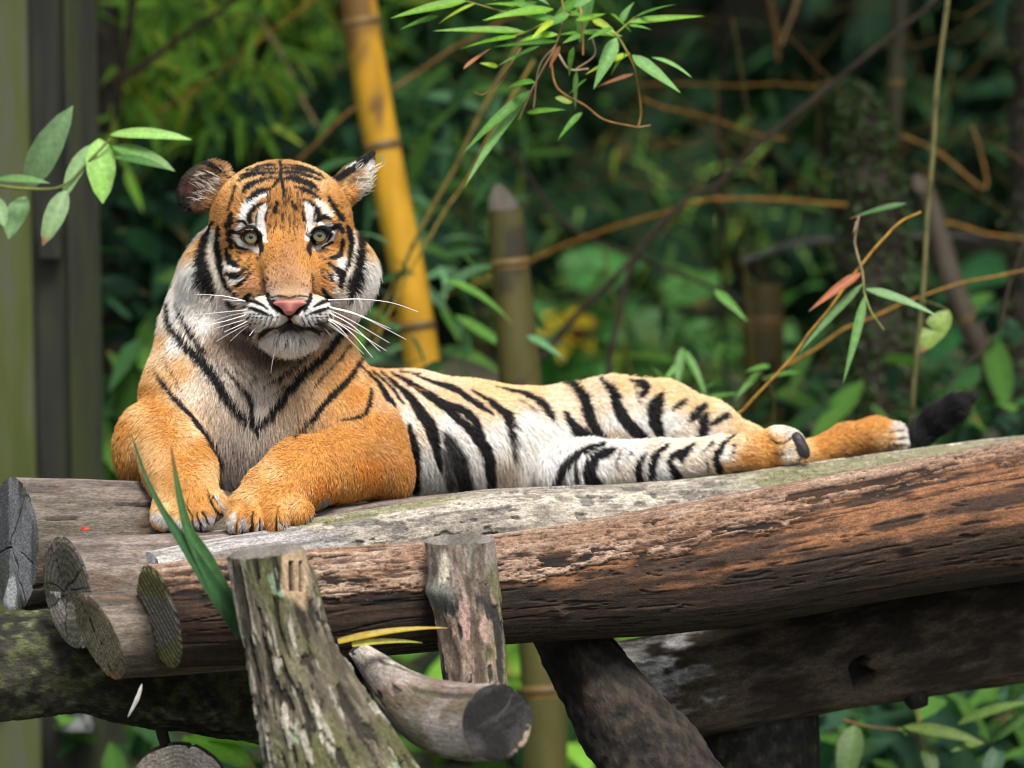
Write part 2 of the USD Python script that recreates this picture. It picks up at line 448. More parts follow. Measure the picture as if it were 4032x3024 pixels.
def front_bark(s, phi, S, q, p):
    px, py, _ = view(p)
    edge = np.interp(px, [140, 180, 260, 330, 480, 560, 640, 720, 800, 880, 960, 1060], [34, 48, 66, 78, 76, 78, 70, 56, 56, 46, 46, 36])
    n1 = meshkit.fbm(q * np.array([5, 16, 16]), 4, 61) - .5
    n2 = meshkit.fbm(q * np.array([20, 100, 100]), 4, 62) - .5
    k = edge + 52 * n1 + 46 * n2 - phi
    bark = sm(k, -.35, .35) * (phi > -140)
    hole = sm(meshkit.fbm(q * np.array([9, 34, 34]), 3, 63) + .5 * n2 + .05 * sm(px, 520, 700) * (phi > 15), .655, .665)
    bark = bark * (1 - hole)
    w2 = meshkit.fbm(q * np.array([24, 40, 40]), 3, 64) - .5
    qq = q + .010 * w2[..., None] * np.array([0, 1, 1])
    c1 = np.abs(meshkit.fbm(qq * np.array([9, 92, 92]), 3, 65) - .5)
    c2 = np.abs(meshkit.fbm(qq * np.array([16, 150, 150]), 3, 66) - .48)
    groove = np.maximum(1 - sm(c1, .012, .050), .8 * (1 - sm(c2, .008, .036)))
    plate = meshkit.fbm(q * np.array([60, 190, 190]), 3, 73)
    bc = lerp((.20, .125, .085), (.35, .245, .175), sm(meshkit.fbm(q * np.array([10, 60, 60]), 4, 67), .3, .7))
    bc = lerp(bc, (.22, .125, .075), .8 * sm(meshkit.fbm(q * np.array([6, 18, 18]), 3, 71) + .14 * sm(phi, 15, 70), .50, .64))
    bc = bc * (.72 + .56 * plate)[..., None]
    bc = lerp(bc, (.050, .026, .018), groove * .92)
    inner = meshkit.fbm(q * np.array([6, 60, 60]), 4, 68)
    big = meshkit.fbm(q * np.array([3.5, 22, 22]), 4, 72)
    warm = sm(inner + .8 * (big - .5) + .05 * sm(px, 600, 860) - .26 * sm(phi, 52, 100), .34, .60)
    wc = lerp((.044, .024, .015), (.20, .090, .040), warm)
    fib = meshkit.fbm(q * np.array([3, 170, 170]), 3, 74)
    wc = wc * (.55 + .9 * fib)[..., None]
    wc = lerp(wc, (.009, .007, .006), .9 * (1 - sm(np.abs(meshkit.fbm(q * np.array([2.2, 60, 60]), 3, 75) - .5), .006, .018)) * (fib > .42))
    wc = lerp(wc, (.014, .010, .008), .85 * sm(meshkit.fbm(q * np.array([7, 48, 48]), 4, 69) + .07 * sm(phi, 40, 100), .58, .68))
    bc = lerp(bc, (.16, .085, .05), .75 * (1 - sm(k, 0, 5)))
    lip = sm(k, -9, -.5) * (1 - bark)
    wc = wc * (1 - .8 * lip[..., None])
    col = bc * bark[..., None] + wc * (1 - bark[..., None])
    col = lerp(col, np.asarray((.034, .022, .014)), .7 * sm(phi + 30 * n1, 88, 120))  # dark wet wood, with shade of the underside also painted in
    split = (1 - sm(np.abs(meshkit.fbm(q * np.array([2.2, 60, 60]), 3, 75) - .5), .006, .022)) * (fib > .40)
    knot = np.exp(-(((px - 716) / 9) ** 2 + ((py - 560) / 6) ** 2)) + np.exp(-(((px - 905) / 8) ** 2 + ((py - 545) / 6) ** 2)) + np.exp(-(((px - 560) / 7) ** 2 + ((py - 612) / 5) ** 2))
    h = bark * (.0046 - .0046 * groove + .0026 * n2 + .0020 * (plate - .5)) + (1 - bark) * (.004 * (inner - .5) + .003 * (fib - .5) - .003 * split) + .009 * knot
    crackl = np.exp(-((phi - 44 - 14 * n1) / 2.4) ** 2) * (px < 262)
    col = lerp(col, (.008, .006, .005), crackl)
    return h - .012 * crackl, col


def post_bark(s, phi, S, q, p):
    n = meshkit.fbm(q * np.array([20, 46, 46]), 5, 81)
    wv0 = meshkit.fbm(q * np.array([9, 20, 20]), 3, 88) - .5
    pl = meshkit.fbm((q + .012 * wv0[..., None]) * np.array([13, 78, 78]), 4, 82)
    li = meshkit.fbm(q * np.array([8, 64, 64]), 4, 83)
    m = meshkit.fbm(q * np.array([5, 9, 9]), 3, 84)
    fis = sm(pl, .55, .60)
    col = lerp((.055, .045, .031), (.175, .148, .105), sm(.6 * n + .4 * li, .38, .66))
    col = lerp(col, (.085, .088, .030), .8 * sm(m, .42, .60))
    col = lerp(col, (.33, .305, .25), sm(li, .61, .66) * .8)
    col = lerp(col, (.22, .32, .21), .7 * sm(meshkit.fbm(q * np.array([22, 26, 26]), 3, 86), .69, .72))
    col = lerp(col, (.026, .022, .015), fis * (li < .62))
    px, py, _ = view(p)
    notch = sm(px + 3 * (n - .5), 279, 283) * (1 - sm(px, 305, 312)) * (1 - sm(py - .7 * (px - 290), 590, 600)) * (phi > 25)
    wv = meshkit.fbm(q * np.array([4, 90, 90]), 3, 87)
    nc = lerp((.30, .205, .12), (.42, .31, .20), wv)
    sl = np.maximum(sm(px, 289, 291) * (1 - sm(px, 293.5, 295.5)), sm(px, 300, 301.5) * (1 - sm(px, 304, 305))) * (py > 556) * (py < 588)
    nc = lerp(nc, (.03, .02, .014), sl)
    col = col * (1 - notch[..., None]) + nc * notch[..., None]
    return (.009 * (n - .5) + .010 * (m - .5) - .006 * fis + .003 * sm(li, .6, .65)) * (1 - notch) - notch * (.005 + .010 * sl), col


def post2_bark(s, phi, S, q, p):
    n = meshkit.fbm(q * np.array([26, 60, 60]), 5, 91)
    pl = meshkit.fbm(q * np.array([15, 52, 52]), 4, 92)
    m = meshkit.fbm(q * np.array([5, 9, 9]), 3, 93)
    px, py, _ = view(p)
    up = 1 - sm(py + 30 * (m - .5), 575, 600)
    col = lerp((.085, .062, .046), (.30, .22, .165), sm(.5 * n + .5 * pl, .40, .60))
    col = lerp(col, (.44, .28, .24), .8 * sm(.6 * m + .4 * n + .10 * (px < 470) * (py < 640), .52, .58))
    col = lerp(col, (.20, .19, .16), up * .85 * sm(n, .3, .7))
    col = lerp(col, (.12, .13, .045), .7 * sm(px, 478, 500) * (py > 560))
    col = lerp(col, (.62, .54, .42), sm(1 - np.hypot((px - 444) / 7, (py - 568) / 22), .0, .5) * .9)
    col = lerp(col, (.035, .032, .028), sm(pl, .565, .60) * (1 - .8 * up))
    kn = np.exp(-(((px - 441) / 13) ** 2 + ((py - 592) / 11) ** 2))
    col = lerp(col, (.13, .135, .115), np.clip(kn * 1.4, 0, 1))
    return (.007 * (n - .5) + .008 * (pl - .5)) * (1 - .7 * up) + .014 * kn - .003 * sm(pl, .58, .63), col


def mossy(dark, light, moss, amp=.012, seed=0):
    def f(s, phi, S, q, p):
        n = meshkit.fbm(q * np.array([14, 16, 16]), 5, seed)
        n2 = meshkit.fbm(q * 60, 4, seed + 2)
        col = lerp(dark, light, sm(.5 * n + .5 * n2, .38, .66))
        col = lerp(col, (.075, .088, .026), moss * sm(n2 + .25 * (np.abs(phi) < 50) * (n - .3), .48, .66))
        col = lerp(col, (.20, .20, .16), min(.5, moss) * sm(n2, .66, .74))
        return amp * (n - .5) + .005 * (n2 - .5), col
    return f


def smooth_grey(s, phi, S, q, p):
    n = meshkit.fbm(q * np.array([8, 24, 24]), 5, 101)
    m = meshkit.fbm(q * np.array([10, 14, 14]), 4, 102)
    c2 = meshkit.fbm(q * np.array([4, 70, 70]), 3, 103)
    col = lerp((.16, .135, .115), (.38, .335, .29), sm(n, .32, .66))
    col = lerp(col, (.20, .11, .085), .6 * sm(m, .54, .66))
    col = lerp(col, (.05, .042, .036), sm(c2, .62, .68) * .85)
    px, py, _ = view(p)
    col = lerp(col, (.10, .10, .05), .6 * sm(m + .004 * (py - 720), .5, .62))
    return .004 * (n - .5) - .003 * sm(c2, .62, .68), col


def dark_beam(s, phi, S, q, p):
    n = meshkit.fbm(q * np.array([8, 14, 14]), 5, 111)
    n2 = meshkit.fbm(q * np.array([18, 50, 50]), 4, 112)
    px, py, _ = view(p)
    col = lerp((.026, .018, .012), (.085, .062, .041), sm(.3 * n + .7 * n2, .38, .60))
    pale = sm(672 + 110 * (n - .5) + 70 * (n2 - .5) - px, -10, 10)  # light from a gap, painted as a pale patch on the left end
    pc = lerp((.26, .25, .235), (.72, .71, .68), sm(.6 * n + .4 * n2, .38, .58))
    pc = lerp(pc, (.06, .05, .045), sm(n2, .60, .66) * .8)
    col = col * (1 - pale[..., None]) + pc * pale[..., None]
    kn = (1 - sm(np.hypot((px - 861 + 26 * (n2 - .5)) / 13, (py - 674 + 30 * (n - .5)) / 20), .75, 1.05)) * (phi > 20)
    col = lerp(col, (.008, .007, .006), np.clip(kn * 1.3, 0, 1))
    return .010 * (n - .5) + .006 * (n2 - .5) - .028 * kn, col


LOGS = 'logs laid side by side as the platform deck'
make_log('platform_log', 'thick dark grey log with a smooth pale weathered cut face, rearmost at the left', [(13, 546, 7.80, 67), (100, 541, 7.90, 60), (200, 537, 8.0, 52), (330, 536, 8.12, 45)],
         weathered((.21, .17, .145), (.065, .052, .045), .33, .35, 11), 300, 200, ((-.86, .0, .46), None), grey_face, 1)
make_log('platform_log', 'grey-brown log with ringed cracked end face, second from the back under the left paw', [(68, 592, 7.60, 56), (180, 588, 7.72, 55), (270, 577, 7.83, 54), (345, 560, 7.93, 54), (460, 550, 8.1, 57), (640, 541, 8.3, 60)],
         weathered((.25, .20, .17), (.085, .068, .058), .33, .2, 23), 420, 200, ((-.84, -.17, .5), None), ring_face, 2)
make_log('platform_log', 'long pale log with flaking light bark that the tiger lies behind', [(142, 578, 7.60, 25), (222, 566, 7.68, 28), (324, 554, 7.77, 34), (430, 543, 7.865, 40), (500, 535, 7.93, 43), (700, 526, 8.10, 46), (926, 505, 8.30, 55), (1090, 491, 8.44, 61)],
         pale_bark, 900, 260, ((-.7, .2, .7), None), grey_face, 3, wood_m=BARK)
make_log('platform_log', 'short weathered log end with dark ringed cut face below the front log', [(100, 637, 7.47, 44), (250, 627, 7.66, 42), (430, 610, 7.88, 40)],
         weathered((.27, .22, .18), (.075, .058, .046), .36, .3, 37), 260, 180, ((-.80, -.42, .45), None), brown_face, 4)
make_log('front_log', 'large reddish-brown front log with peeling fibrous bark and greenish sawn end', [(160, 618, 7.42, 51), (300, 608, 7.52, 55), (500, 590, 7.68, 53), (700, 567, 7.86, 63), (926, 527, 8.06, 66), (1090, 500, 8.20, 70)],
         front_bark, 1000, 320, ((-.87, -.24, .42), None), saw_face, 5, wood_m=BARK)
make_log('front_post', 'stout leaning grey-green bark post with a notched sawn top in the foreground', [(268, 552, 7.24, 40), (288, 640, 7.24, 44), (308, 700, 7.23, 55), (345, 800, 7.22, 80)],
         post_bark, 330, 260, ((-.12, 1.0, .10), None), plain_face, 6, cat='post', wood_m=BARK)
make_log('log_post', 'upright post with pinkish flaking bark standing against the front log', [(459, 540, 7.50, 35), (466, 600, 7.50, 34.5), (472, 650, 7.50, 33), (478, 708, 7.50, 33)],
         post2_bark, 260, 190, ((-.03, 1.0, .12), None), plain_face, 7, cat='post', wood_m=BARK)
make_log('forked_branch', 'smooth grey curved branch with a black sawn end pointing to the camera', [(356, 648, 7.40, 9), (376, 668, 7.38, 16), (402, 695, 7.34, 27), (432, 714, 7.28, 36), (466, 722, 7.21, 39), (497, 722, 7.13, 38.5)],
         smooth_grey, 240, 170, ((-.6, .8, .1), (.42, .05, .90)), dark_face, 8, cat='branch')
make_log('cross_beam', 'dark mossy log running under the left ends of the platform logs', [(-60, 670, 7.72, 58), (40, 662, 7.76, 52), (130, 668, 7.82, 56), (260, 678, 7.92, 62), (340, 690, 8.0, 62)],
         mossy((.016, .015, .010), (.060, .056, .038), .75, .03, 121), 260, 190, (None, None), plain_face, 9, cat='beam', wood_m=BARK)
make_log('cross_beam', 'thick dark beam with gap light painted on its left end under the right side of the platform', [(606, 692, 8.10, 50), (660, 688, 8.14, 55), (780, 664, 8.22, 56), (920, 634, 8.32, 62), (1100, 596, 8.46, 72)],
         dark_beam, 420, 220, (None, None), plain_face, 10, cat='beam', wood_m=BARK)
make_log('support_log', 'dark rough bark log slanting down to the right under the front log', [(556, 610, 7.88, 34), (606, 696, 7.82, 42), (650, 760, 7.80, 52), (700, 830, 7.78, 60)],
         mossy((.006, .005, .004), (.042, .031, .022), .0, .034, 131), 220, 190, (None, None), plain_face, 11, cat='post', wood_m=BARK)
make_log('support_log', 'broad black shaded trunk standing under the right beam', [(748, 690, 8.30, 68), (752, 740, 8.30, 70), (745, 830, 8.30, 74)],
         mossy((.012, .010, .009), (.035, .030, .026), .2, .012, 141), 120, 150, (None, None), plain_face, 12, cat='post', wood_m=BARK)
make_log('low_log', 'low grey log in the bottom left corner below the mossy beam', [(178, 797, 7.45, 52), (178, 794, 7.75, 51), (180, 791, 8.1, 50)],
         weathered((.23, .21, .18), (.07, .062, .05), .33, .4, 151), 120, 110, (None, None), plain_face, 13)
make_log('beam_stub', 'small dark knot stub hanging under the right beam', [(914, 690, 8.28, 13), (917, 700, 8.27, 12), (919, 707, 8.27, 9)],
         mossy((.012, .010, .008), (.03, .026, .02), .2, .004, 161), 40, 60, (None, None), dark_face, 14, cat='stub', wood_m=BARK)
N_FUR = 260000
# ================================================================== the tiger
# Body: one implicit surface (camera-aligned metres: right, up, away), polygonised to one continuous mesh.
def to_cam(px, py, d):
    return np.array([(px - 512) / FPX * d, (384 - py) / FPX * d, d])


PRIMS = []      # (group, kind, data, blend)


def ell(g, px, py, d, rx, ry, rz, rot=0.0, yaw=0.0, k=0.02, sub=False):
    """Ellipsoid; radii in pixels at its depth; rot tilts it in the picture plane, yaw turns it about its own up axis."""
    s = d / FPX
    cr, sr, cy, sy = math.cos(rot), math.sin(rot), math.cos(yaw), math.sin(yaw)
    R = np.array([[cr, sr, 0], [-sr, cr, 0], [0, 0, 1]]) @ np.eye(3)
    Y = np.array([[cy, 0, sy], [0, 1, 0], [-sy, 0, cy]])
    PRIMS.append((g, 'sub' if sub else 'ell', (to_cam(px, py, d), np.array([rx, ry, rz]) * s, Y @ R), k))


def chain(g, pts, k=0.02):
    for a, b in zip(pts[:-1], pts[1:]):
        PRIMS.append((g, 'cone', (to_cam(*a[:3]), a[3] * a[2] / FPX, to_cam(*b[:3]), b[3] * b[2] / FPX), k))


def prim_sdf(kind, data, q):
    if kind in ('ell', 'sub'):
        c, r, R = data
        l = (q - c) @ R.T
        k0 = np.linalg.norm(l / r, axis=-1)
        k1 = np.linalg.norm(l / (r * r), axis=-1) + 1e-9
        return k0 * (k0 - 1) / k1
    a, ra, b, rb = data
    ab = b - a
    t = np.clip(((q - a) @ ab) / (ab @ ab), 0, 1)
    return np.linalg.norm(q - a - t[..., None] * ab, axis=-1) - (ra + (rb - ra) * t)


# torso and neck
chain('torso', [(264, 300, 8.16, 89), (256, 350, 8.14, 94), (250, 395, 8.13, 98)], .03)
ell('torso', 258, 425, 8.06, 74, 82, 66, k=.04)
ell('torso', 192, 408, 8.09, 52, 62, 60, k=.04)
ell('torso', 338, 418, 8.12, 52, 62, 60, k=.04)
chain('torso', [(310, 430, 8.2, 66), (352, 431, 8.22, 60), (410, 433, 8.25, 59), (470, 440, 8.3, 56), (540, 446, 8.36, 58)], .03)
ell('torso', 524, 455, 8.31, 36, 40, 40, k=.03)
# hind legs
chain('thigh', [(575, 428, 8.38, 45), (615, 424, 8.37, 45), (660, 424, 8.36, 41), (706, 434, 8.36, 32), (745, 446, 8.38, 20), (772, 455, 8.4, 15)], .02)
chain('farpaw', [(772, 456, 8.42, 13), (812, 454, 8.46, 13), (846, 441, 8.48, 16.5), (876, 435, 8.48, 17), (893, 436, 8.48, 14)], .01)
for i in range(3):
    ell('farpaw', 896 + 2 * i, 429 + 7 * i, 8.47 - .012 * i, 9, 6, 9, k=.006)
chain('shin', [(560, 468, 8.25, 25), (590, 466, 8.23, 24), (660, 461, 8.2, 19.5), (720, 454, 8.2, 16.5), (757, 451, 8.21, 18), (786, 447, 8.21, 19.5)], .012)
ell('shin', 777, 436, 8.2, 14, 10, 13, rot=.15, k=.006)
ell('shin', 787, 447, 8.185, 13, 9, 12, rot=.2, k=.006)
ell('shin', 789, 457, 8.185, 12, 7, 12, rot=.2, k=.006)
# tail along the rump behind the legs, up into the black tuft
chain('tail', [(600, 430, 8.5, 24), (680, 452, 8.56, 17), (780, 462, 8.6, 12), (870, 462, 8.6, 10), (908, 452, 8.58, 10), (919, 436, 8.57, 11), (936, 420, 8.56, 12.5), (954, 408, 8.55, 10.5), (967, 399, 8.55, 5)], .008)
# fore legs
ell('legl', 141, 446, 8.03, 27, 42, 38, rot=-.1, k=.02)
chain('legl', [(168, 438, 8.0, 35), (180, 470, 7.9, 33), (188, 498, 7.8, 31)], .03)
ell('legl', 188, 508, 7.785, 36, 23, 26, rot=.12, k=.014)
for p in ((163, 517, 7.75, 12, 13, 13), (182, 521, 7.74, 11.5, 13, 13), (202, 517, 7.745, 11.5, 13, 13), (217, 504, 7.765, 9, 14, 12)):
    ell('legl', *p, k=.005)
chain('legr', [(335, 425, 8.1, 52), (362, 448, 8.07, 44), (385, 473, 8.05, 27)], .03)
ell('legr', 398, 484, 8.05, 13, 14, 22, k=.012)
chain('legr', [(380, 470, 8.03, 28), (340, 466, 7.95, 34), (302, 474, 7.87, 34), (272, 494, 7.8, 31)], .025)
ell('legr', 268, 508, 7.775, 39, 22, 28, rot=-.12, k=.014)
for p in ((237, 520, 7.735, 10.5, 15, 13), (254, 522, 7.725, 11, 14.5, 13), (276, 520, 7.725, 13, 14.5, 14), (300, 513, 7.745, 13, 14, 14)):
    ell('legr', *p, k=.005)
# head
ell('head', 281, 227, 8.03, 70, 65, 78, k=.02)
ell('head', 283, 204, 7.985, 48, 34, 50, k=.03)
ell('head', 227, 274, 8.06, 38, 44, 46, rot=.25, k=.025)
ell('head', 339, 272, 8.06, 31, 42, 44, rot=-.25, k=.025)
ell('head', 283, 285, 8.02, 66, 50, 58, k=.03)
chain('head', [(284, 222, 7.955, 27), (287, 258, 7.90, 23.5), (289, 289, 7.845, 21.5)], .02)
ell('head', 252, 283, 7.945, 26, 31, 36, rot=.3, k=.022)
ell('head', 325, 281, 7.945, 24, 31, 36, rot=-.3, k=.022)
ell('head', 268.5, 313, 7.85, 21.5, 17, 25, rot=.14, k=.01)
ell('head', 310, 312, 7.85, 20.5, 17, 25, rot=-.14, k=.01)
ell('head', 290, 298, 7.835, 17, 10, 22, k=.01)
ell('head', 289, 335, 7.895, 25, 15, 26, k=.014)
ell('head', 288, 322, 7.965, 40, 22, 44, k=.02)
ell('head', 250, 219, 7.935, 20, 11, 14, rot=.25, k=.016)
ell('head', 319, 218, 7.935, 20, 11, 14, rot=-.25, k=.016)
EYES = ((251.0, 236.5, 7.907), (319.6, 235.0, 7.907))
for ex, ey, ed in EYES:
    ell('head', ex, ey + .5, ed - .024, 9.8, 6.9, 12, rot=.12 * (1 if ex < 288 else -1), k=.003, sub=True)
for ex, ey, ed in EYES:
    o = 1 if ex < 288 else -1
    chain('head', [(ex - 11 * o, ey - 2.5, ed - .008, 3.0), (ex, ey - 8.0, ed - .0145, 3.0), (ex + 10 * o, ey - 3.0, ed - .010, 3.0)], .004)
# ears: cupped shells
ell('earl', 203, 186, 8.05, 31, 21.5, 9, rot=-2.42, yaw=0, k=.008)
ell('earl', 200, 186, 8.035, 24, 15, 10, rot=-2.42, k=.004, sub=True)
chain('earr', [(340, 193, 8.06, 17), (354, 178, 8.06, 13), (366, 164, 8.06, 7), (373, 154, 8.06, 3)], .01)
ell('earr', 359, 180, 8.035, 17, 7, 7, rot=.78, k=.004, sub=True)
GROUPS = ['torso', 'thigh', 'farpaw', 'shin', 'tail', 'legl', 'legr', 'head', 'earl', 'earr']


def steps(lo, hi, zones, coarse):
    x = [lo]
    while x[-1] < hi:
        h = coarse
        for a, b, f in zones:
            if a <= x[-1] <= b:
                h = f
        x.append(x[-1] + h)
    return np.array(x)


def surface_nets(field, ax):
    """Polygonise field < 0 on a rectilinear grid (naive surface nets)."""
    s = field < 0
    nx, ny, nz = field.shape
    c = s[:-1, :-1, :-1].astype(np.int8)
    for i, j, k in list(np.ndindex(2, 2, 2))[1:]:
        c = c + s[i:nx - 1 + i, j:ny - 1 + j, k:nz - 1 + k]
    cell = np.argwhere((c > 0) & (c < 8))
    idx = np.full((nx - 1, ny - 1, nz - 1), -1, np.int32)
    idx[tuple(cell.T)] = np.arange(len(cell))
    acc, cnt = np.zeros((len(cell), 3)), np.zeros(len(cell))
    corner = list(np.ndindex(2, 2, 2))
    for a in corner:
        for d in range(3):
            if a[d]:
                continue
            b = list(a)
            b[d] = 1
            ia, ib = cell + a, cell + b
            fa, fb = field[tuple(ia.T)], field[tuple(ib.T)]
            x = (fa < 0) != (fb < 0)
            t = np.where(x, fa / np.where(x, fa - fb, 1), 0)
            pa = np.stack([ax[m][ia[:, m]] for m in range(3)], 1)
            pb = np.stack([ax[m][ib[:, m]] for m in range(3)], 1)
            acc += x[:, None] * (pa + t[:, None] * (pb - pa))
            cnt += x
    v = acc / cnt[:, None]
    faces = []
    for d in range(3):
        u, w = [(1, 2), (2, 0), (0, 1)][d]
        lo = [slice(1, n - 1) for n in (nx, ny, nz)]
        hi = list(lo)
        lo[d], hi[d] = slice(0, (nx, ny, nz)[d] - 1), slice(1, (nx, ny, nz)[d])
        e = np.argwhere(s[tuple(lo)] != s[tuple(hi)])
        off = np.ones(3, int)
        off[d] = 0
        e = e + off
        eu, ew = np.eye(3, dtype=int)[u], np.eye(3, dtype=int)[w]
        q = np.stack([idx[tuple((e - eu - ew).T)], idx[tuple((e - ew).T)], idx[tuple(e.T)], idx[tuple((e - eu).T)]], 1)
        inside = s[tuple(e.T)]
        q[~inside] = q[~inside][:, ::-1]
        faces.append(q)
    q = np.vstack(faces)
    return v, np.vstack([q[:, [0, 1, 2]], q[:, [0, 2, 3]]])


def smin(a, b, k):
    h = np.maximum(k - np.abs(a - b), 0) / k
    return np.minimum(a, b) - h * h * k * 0.25


def build_body():
    fx = lambda px: (px - 512) / FPX * 7.95
    fy = lambda py: (384 - py) / FPX * 7.95
    ax = [steps(fx(105), fx(1000) * 1.09, [(fx(170), fx(385), .0026)], .0045),
          steps(fy(560), fy(140), [(fy(362), fy(145), .0026)], .0045),
          steps(7.68, 8.72, [(7.78, 8.0, .0028)], .0055)]
    F = np.full([len(a) for a in ax], .06, np.float32)
    for sub in (False, True):
        for g, kind, data, k in PRIMS:
            if (kind == 'sub') != sub:
                continue
            if kind == 'cone':
                a, ra, b, rb = data
                lo, hi = np.minimum(a - ra, b - rb), np.maximum(a + ra, b + rb)
            else:
                c, r, R = data
                e = np.linalg.norm(R.T * r, axis=1)
                lo, hi = c - e, c + e
            m = k + .012
            sl = tuple(slice(max(0, np.searchsorted(ax[i], lo[i] - m) - 1), np.searchsorted(ax[i], hi[i] + m) + 1) for i in range(3))
            q = np.stack(np.meshgrid(*[ax[i][sl[i]] for i in range(3)], indexing='ij'), -1)
            d = prim_sdf(kind, data, q)
            F[sl] = -smin(-F[sl], d, k) if sub else smin(F[sl], d, k)
    v, f = surface_nets(F, ax)
    m = trimesh.Trimesh(v, f, process=False)
    parts = trimesh.graph.connected_components(m.face_adjacency, nodes=np.arange(len(f)))
    keep = max(parts, key=len)
    m.update_faces(np.isin(np.arange(len(f)), keep))
    m.remove_unreferenced_vertices()
    import scipy.sparse as sp
    e = m.edges_unique
    A = sp.coo_matrix((np.ones(2 * len(e)), (np.r_[e[:, 0], e[:, 1]], np.r_[e[:, 1], e[:, 0]])), shape=(len(m.vertices),) * 2).tocsr()
    deg = np.maximum(np.asarray(A.sum(1)), 1)
    v0 = np.array(m.vertices)
    x = v0.copy()
    for k in range(8):
        x = x + (.5 if k % 2 == 0 else -.51) * (A @ x / deg - x)
    d = x - v0
    L = np.linalg.norm(d, axis=1, keepdims=True)
    m.vertices = v0 + d * np.minimum(1, .0035 / np.maximum(L, 1e-9))
    return m


BODY_CAM = build_body()


def cam_to_world(q):
    return EYE + q[:, :1] * CX + q[:, 1:2] * CY + q[:, 2:3] * CZ


BODY_V = cam_to_world(np.asarray(BODY_CAM.vertices))
BODY_F = np.asarray(BODY_CAM.faces)
if trimesh.Trimesh(BODY_V, BODY_F, process=False).volume < 0:
    BODY_F = BODY_F[:, ::-1].copy()


def group_of(qcam):
    best, at = np.full(len(qcam), 9.0), np.zeros(len(qcam), int)
    for g, kind, data, k in PRIMS:
        if kind == 'sub':
            continue
        d = prim_sdf(kind, data, qcam)
        w = d < best
        best[w], at[w] = d[w], GROUPS.index(g)
    return at


# ------------------------------------------------------------------ coat: colours by body region, stripes as strokes
OR, DO, LO = (.57, .262, .060), (.45, .205, .055), (.70, .43, .18)
TAN, CREAM, WH = (.78, .57, .35), (.84, .74, .62), (.86, .83, .78)
GREYW, GREYB, BK, BR = (.56, .49, .42), (.33, .255, .19), (.010, .009, .009), (.10, .055, .025)


def frm(x0, y0, s):
    return lambda pts: [(x0 + s * p[0], y0 + s * p[1]) + tuple(p[2:]) for p in pts]


fA, fH, fB, fC, fD = frm(101.6, 127, .15307), frm(203.2, 203.2, .09952), frm(88.9, 304.8, .16074), frm(330.2, 342.9, .13778), frm(533.3, 355.6, .20666)
SC = {fA: .15307, fH: .09952, fB: .16074, fC: .13778, fD: .20666}
BASE = {g: [] for g in GROUPS}
STROKES = []     # (groups, colour, px polyline (n, 2), widths, softness px)


def base(groups, f, *items):
    for *p, c in items:
        q = f([tuple(p)])[0]
        for g in groups.split():
            BASE[g].append((q[0], q[1], c))


def stroke(groups, f, pts, w, col=BK, soft=.8):
    p = np.array(f([tuple(a) for a in pts]))
    w = np.broadcast_to(np.asarray(w, float) * SC[f], (len(p),)) if np.ndim(w) == 0 else np.asarray(w, float) * SC[f]
    q = spline(np.column_stack([p, w]), max(2, 5 * (len(p) - 1) + 1)) if len(p) > 2 else np.column_stack([p, w])
    STROKES.append((set(groups.split()), np.array(col), q[:, :2], np.maximum(q[:, 2], 0), soft))


# --- head
base('head', fA, (1150, 250, (.42, .21, .07)), (950, 330, LO), (1400, 330, LO), (1180, 480, DO), (1200, 620, DO), (1220, 730, DO), (1220, 850, (.43, .205, .08)), (1230, 980, (.40, .21, .105)),
     (1230, 1080, (.48, .30, .17)), (760, 500, (.58, .28, .085)), (1600, 470, (.56, .26, .07)), (900, 780, OR), (1530, 800, OR), (1000, 900, OR), (1420, 900, OR), (960, 1050, (.62, .32, .13)), (1430, 1040, (.60, .28, .09)),
     (1090, 800, OR), (1340, 850, OR), (700, 700, LO), (740, 930, CREAM), (580, 950, WH), (560, 1050, WH), (600, 1160, WH), (720, 1200, WH), (560, 800, LO), (600, 700, OR), (1750, 950, WH), (1710, 1100, WH), (1710, 760, LO), (1650, 1150, WH),
     (1000, 1180, WH), (1100, 1260, WH), (1230, 1340, GREYW), (1220, 1440, WH), (1350, 1250, WH), (1450, 1180, WH), (830, 1170, WH), (1560, 1180, WH), (1650, 620, OR), (1600, 900, CREAM), (1110, 1180, WH), (1340, 1190, WH),
     (700, 1300, GREYW), (900, 1350, GREYB), (1500, 1330, GREYB), (1000, 1020, (.62, .32, .13)), (830, 640, OR), (980, 560, OR), (1420, 560, OR))
base('head', frm(0, 0, 1), (281, 235, OR))
_w = lambda p, w, c=WH, s=1.0: stroke('head', fA, p, w, c, s)
_b = lambda p, w, c=BK, s=.6: stroke('head', fA, p, w, c, s)
_w([(925, 590), (965, 510), (1020, 455), (1090, 440)], [50, 66, 50, 16])
_w([(1062, 520), (1035, 610), (1055, 690), (1075, 750)], [50, 62, 46, 24])
_w([(880, 665), (940, 640), (1010, 655)], [26, 50, 36])
_w([(1335, 510), (1370, 580), (1362, 640), (1340, 740)], [44, 74, 50, 22])
_w([(1420, 640), (1480, 648), (1520, 668)], [36, 48, 30])
_w([(1395, 470), (1450, 540), (1490, 590)], [24, 56, 30], CREAM)
_w([(872, 705), (910, 760), (985, 795), (1022, 812)], [22, 40, 36, 30])
_w([(1512, 690), (1490, 745), (1430, 780), (1395, 800)], [24, 34, 32, 26])
_w([(830, 905), (895, 935)], [50, 30])
_w([(860, 1005), (930, 985)], [44, 24])
_w([(1548, 870), (1562, 920)], 44)
_w([(1505, 960), (1530, 990)], 36)
_w([(728, 690), (722, 800), (735, 930), (800, 1040), (880, 1100)], [30, 42, 44, 34, 24], CREAM)
_w([(1642, 690), (1648, 800), (1625, 920), (1570, 1010), (1510, 1070)], [24, 28, 28, 24, 20], CREAM)
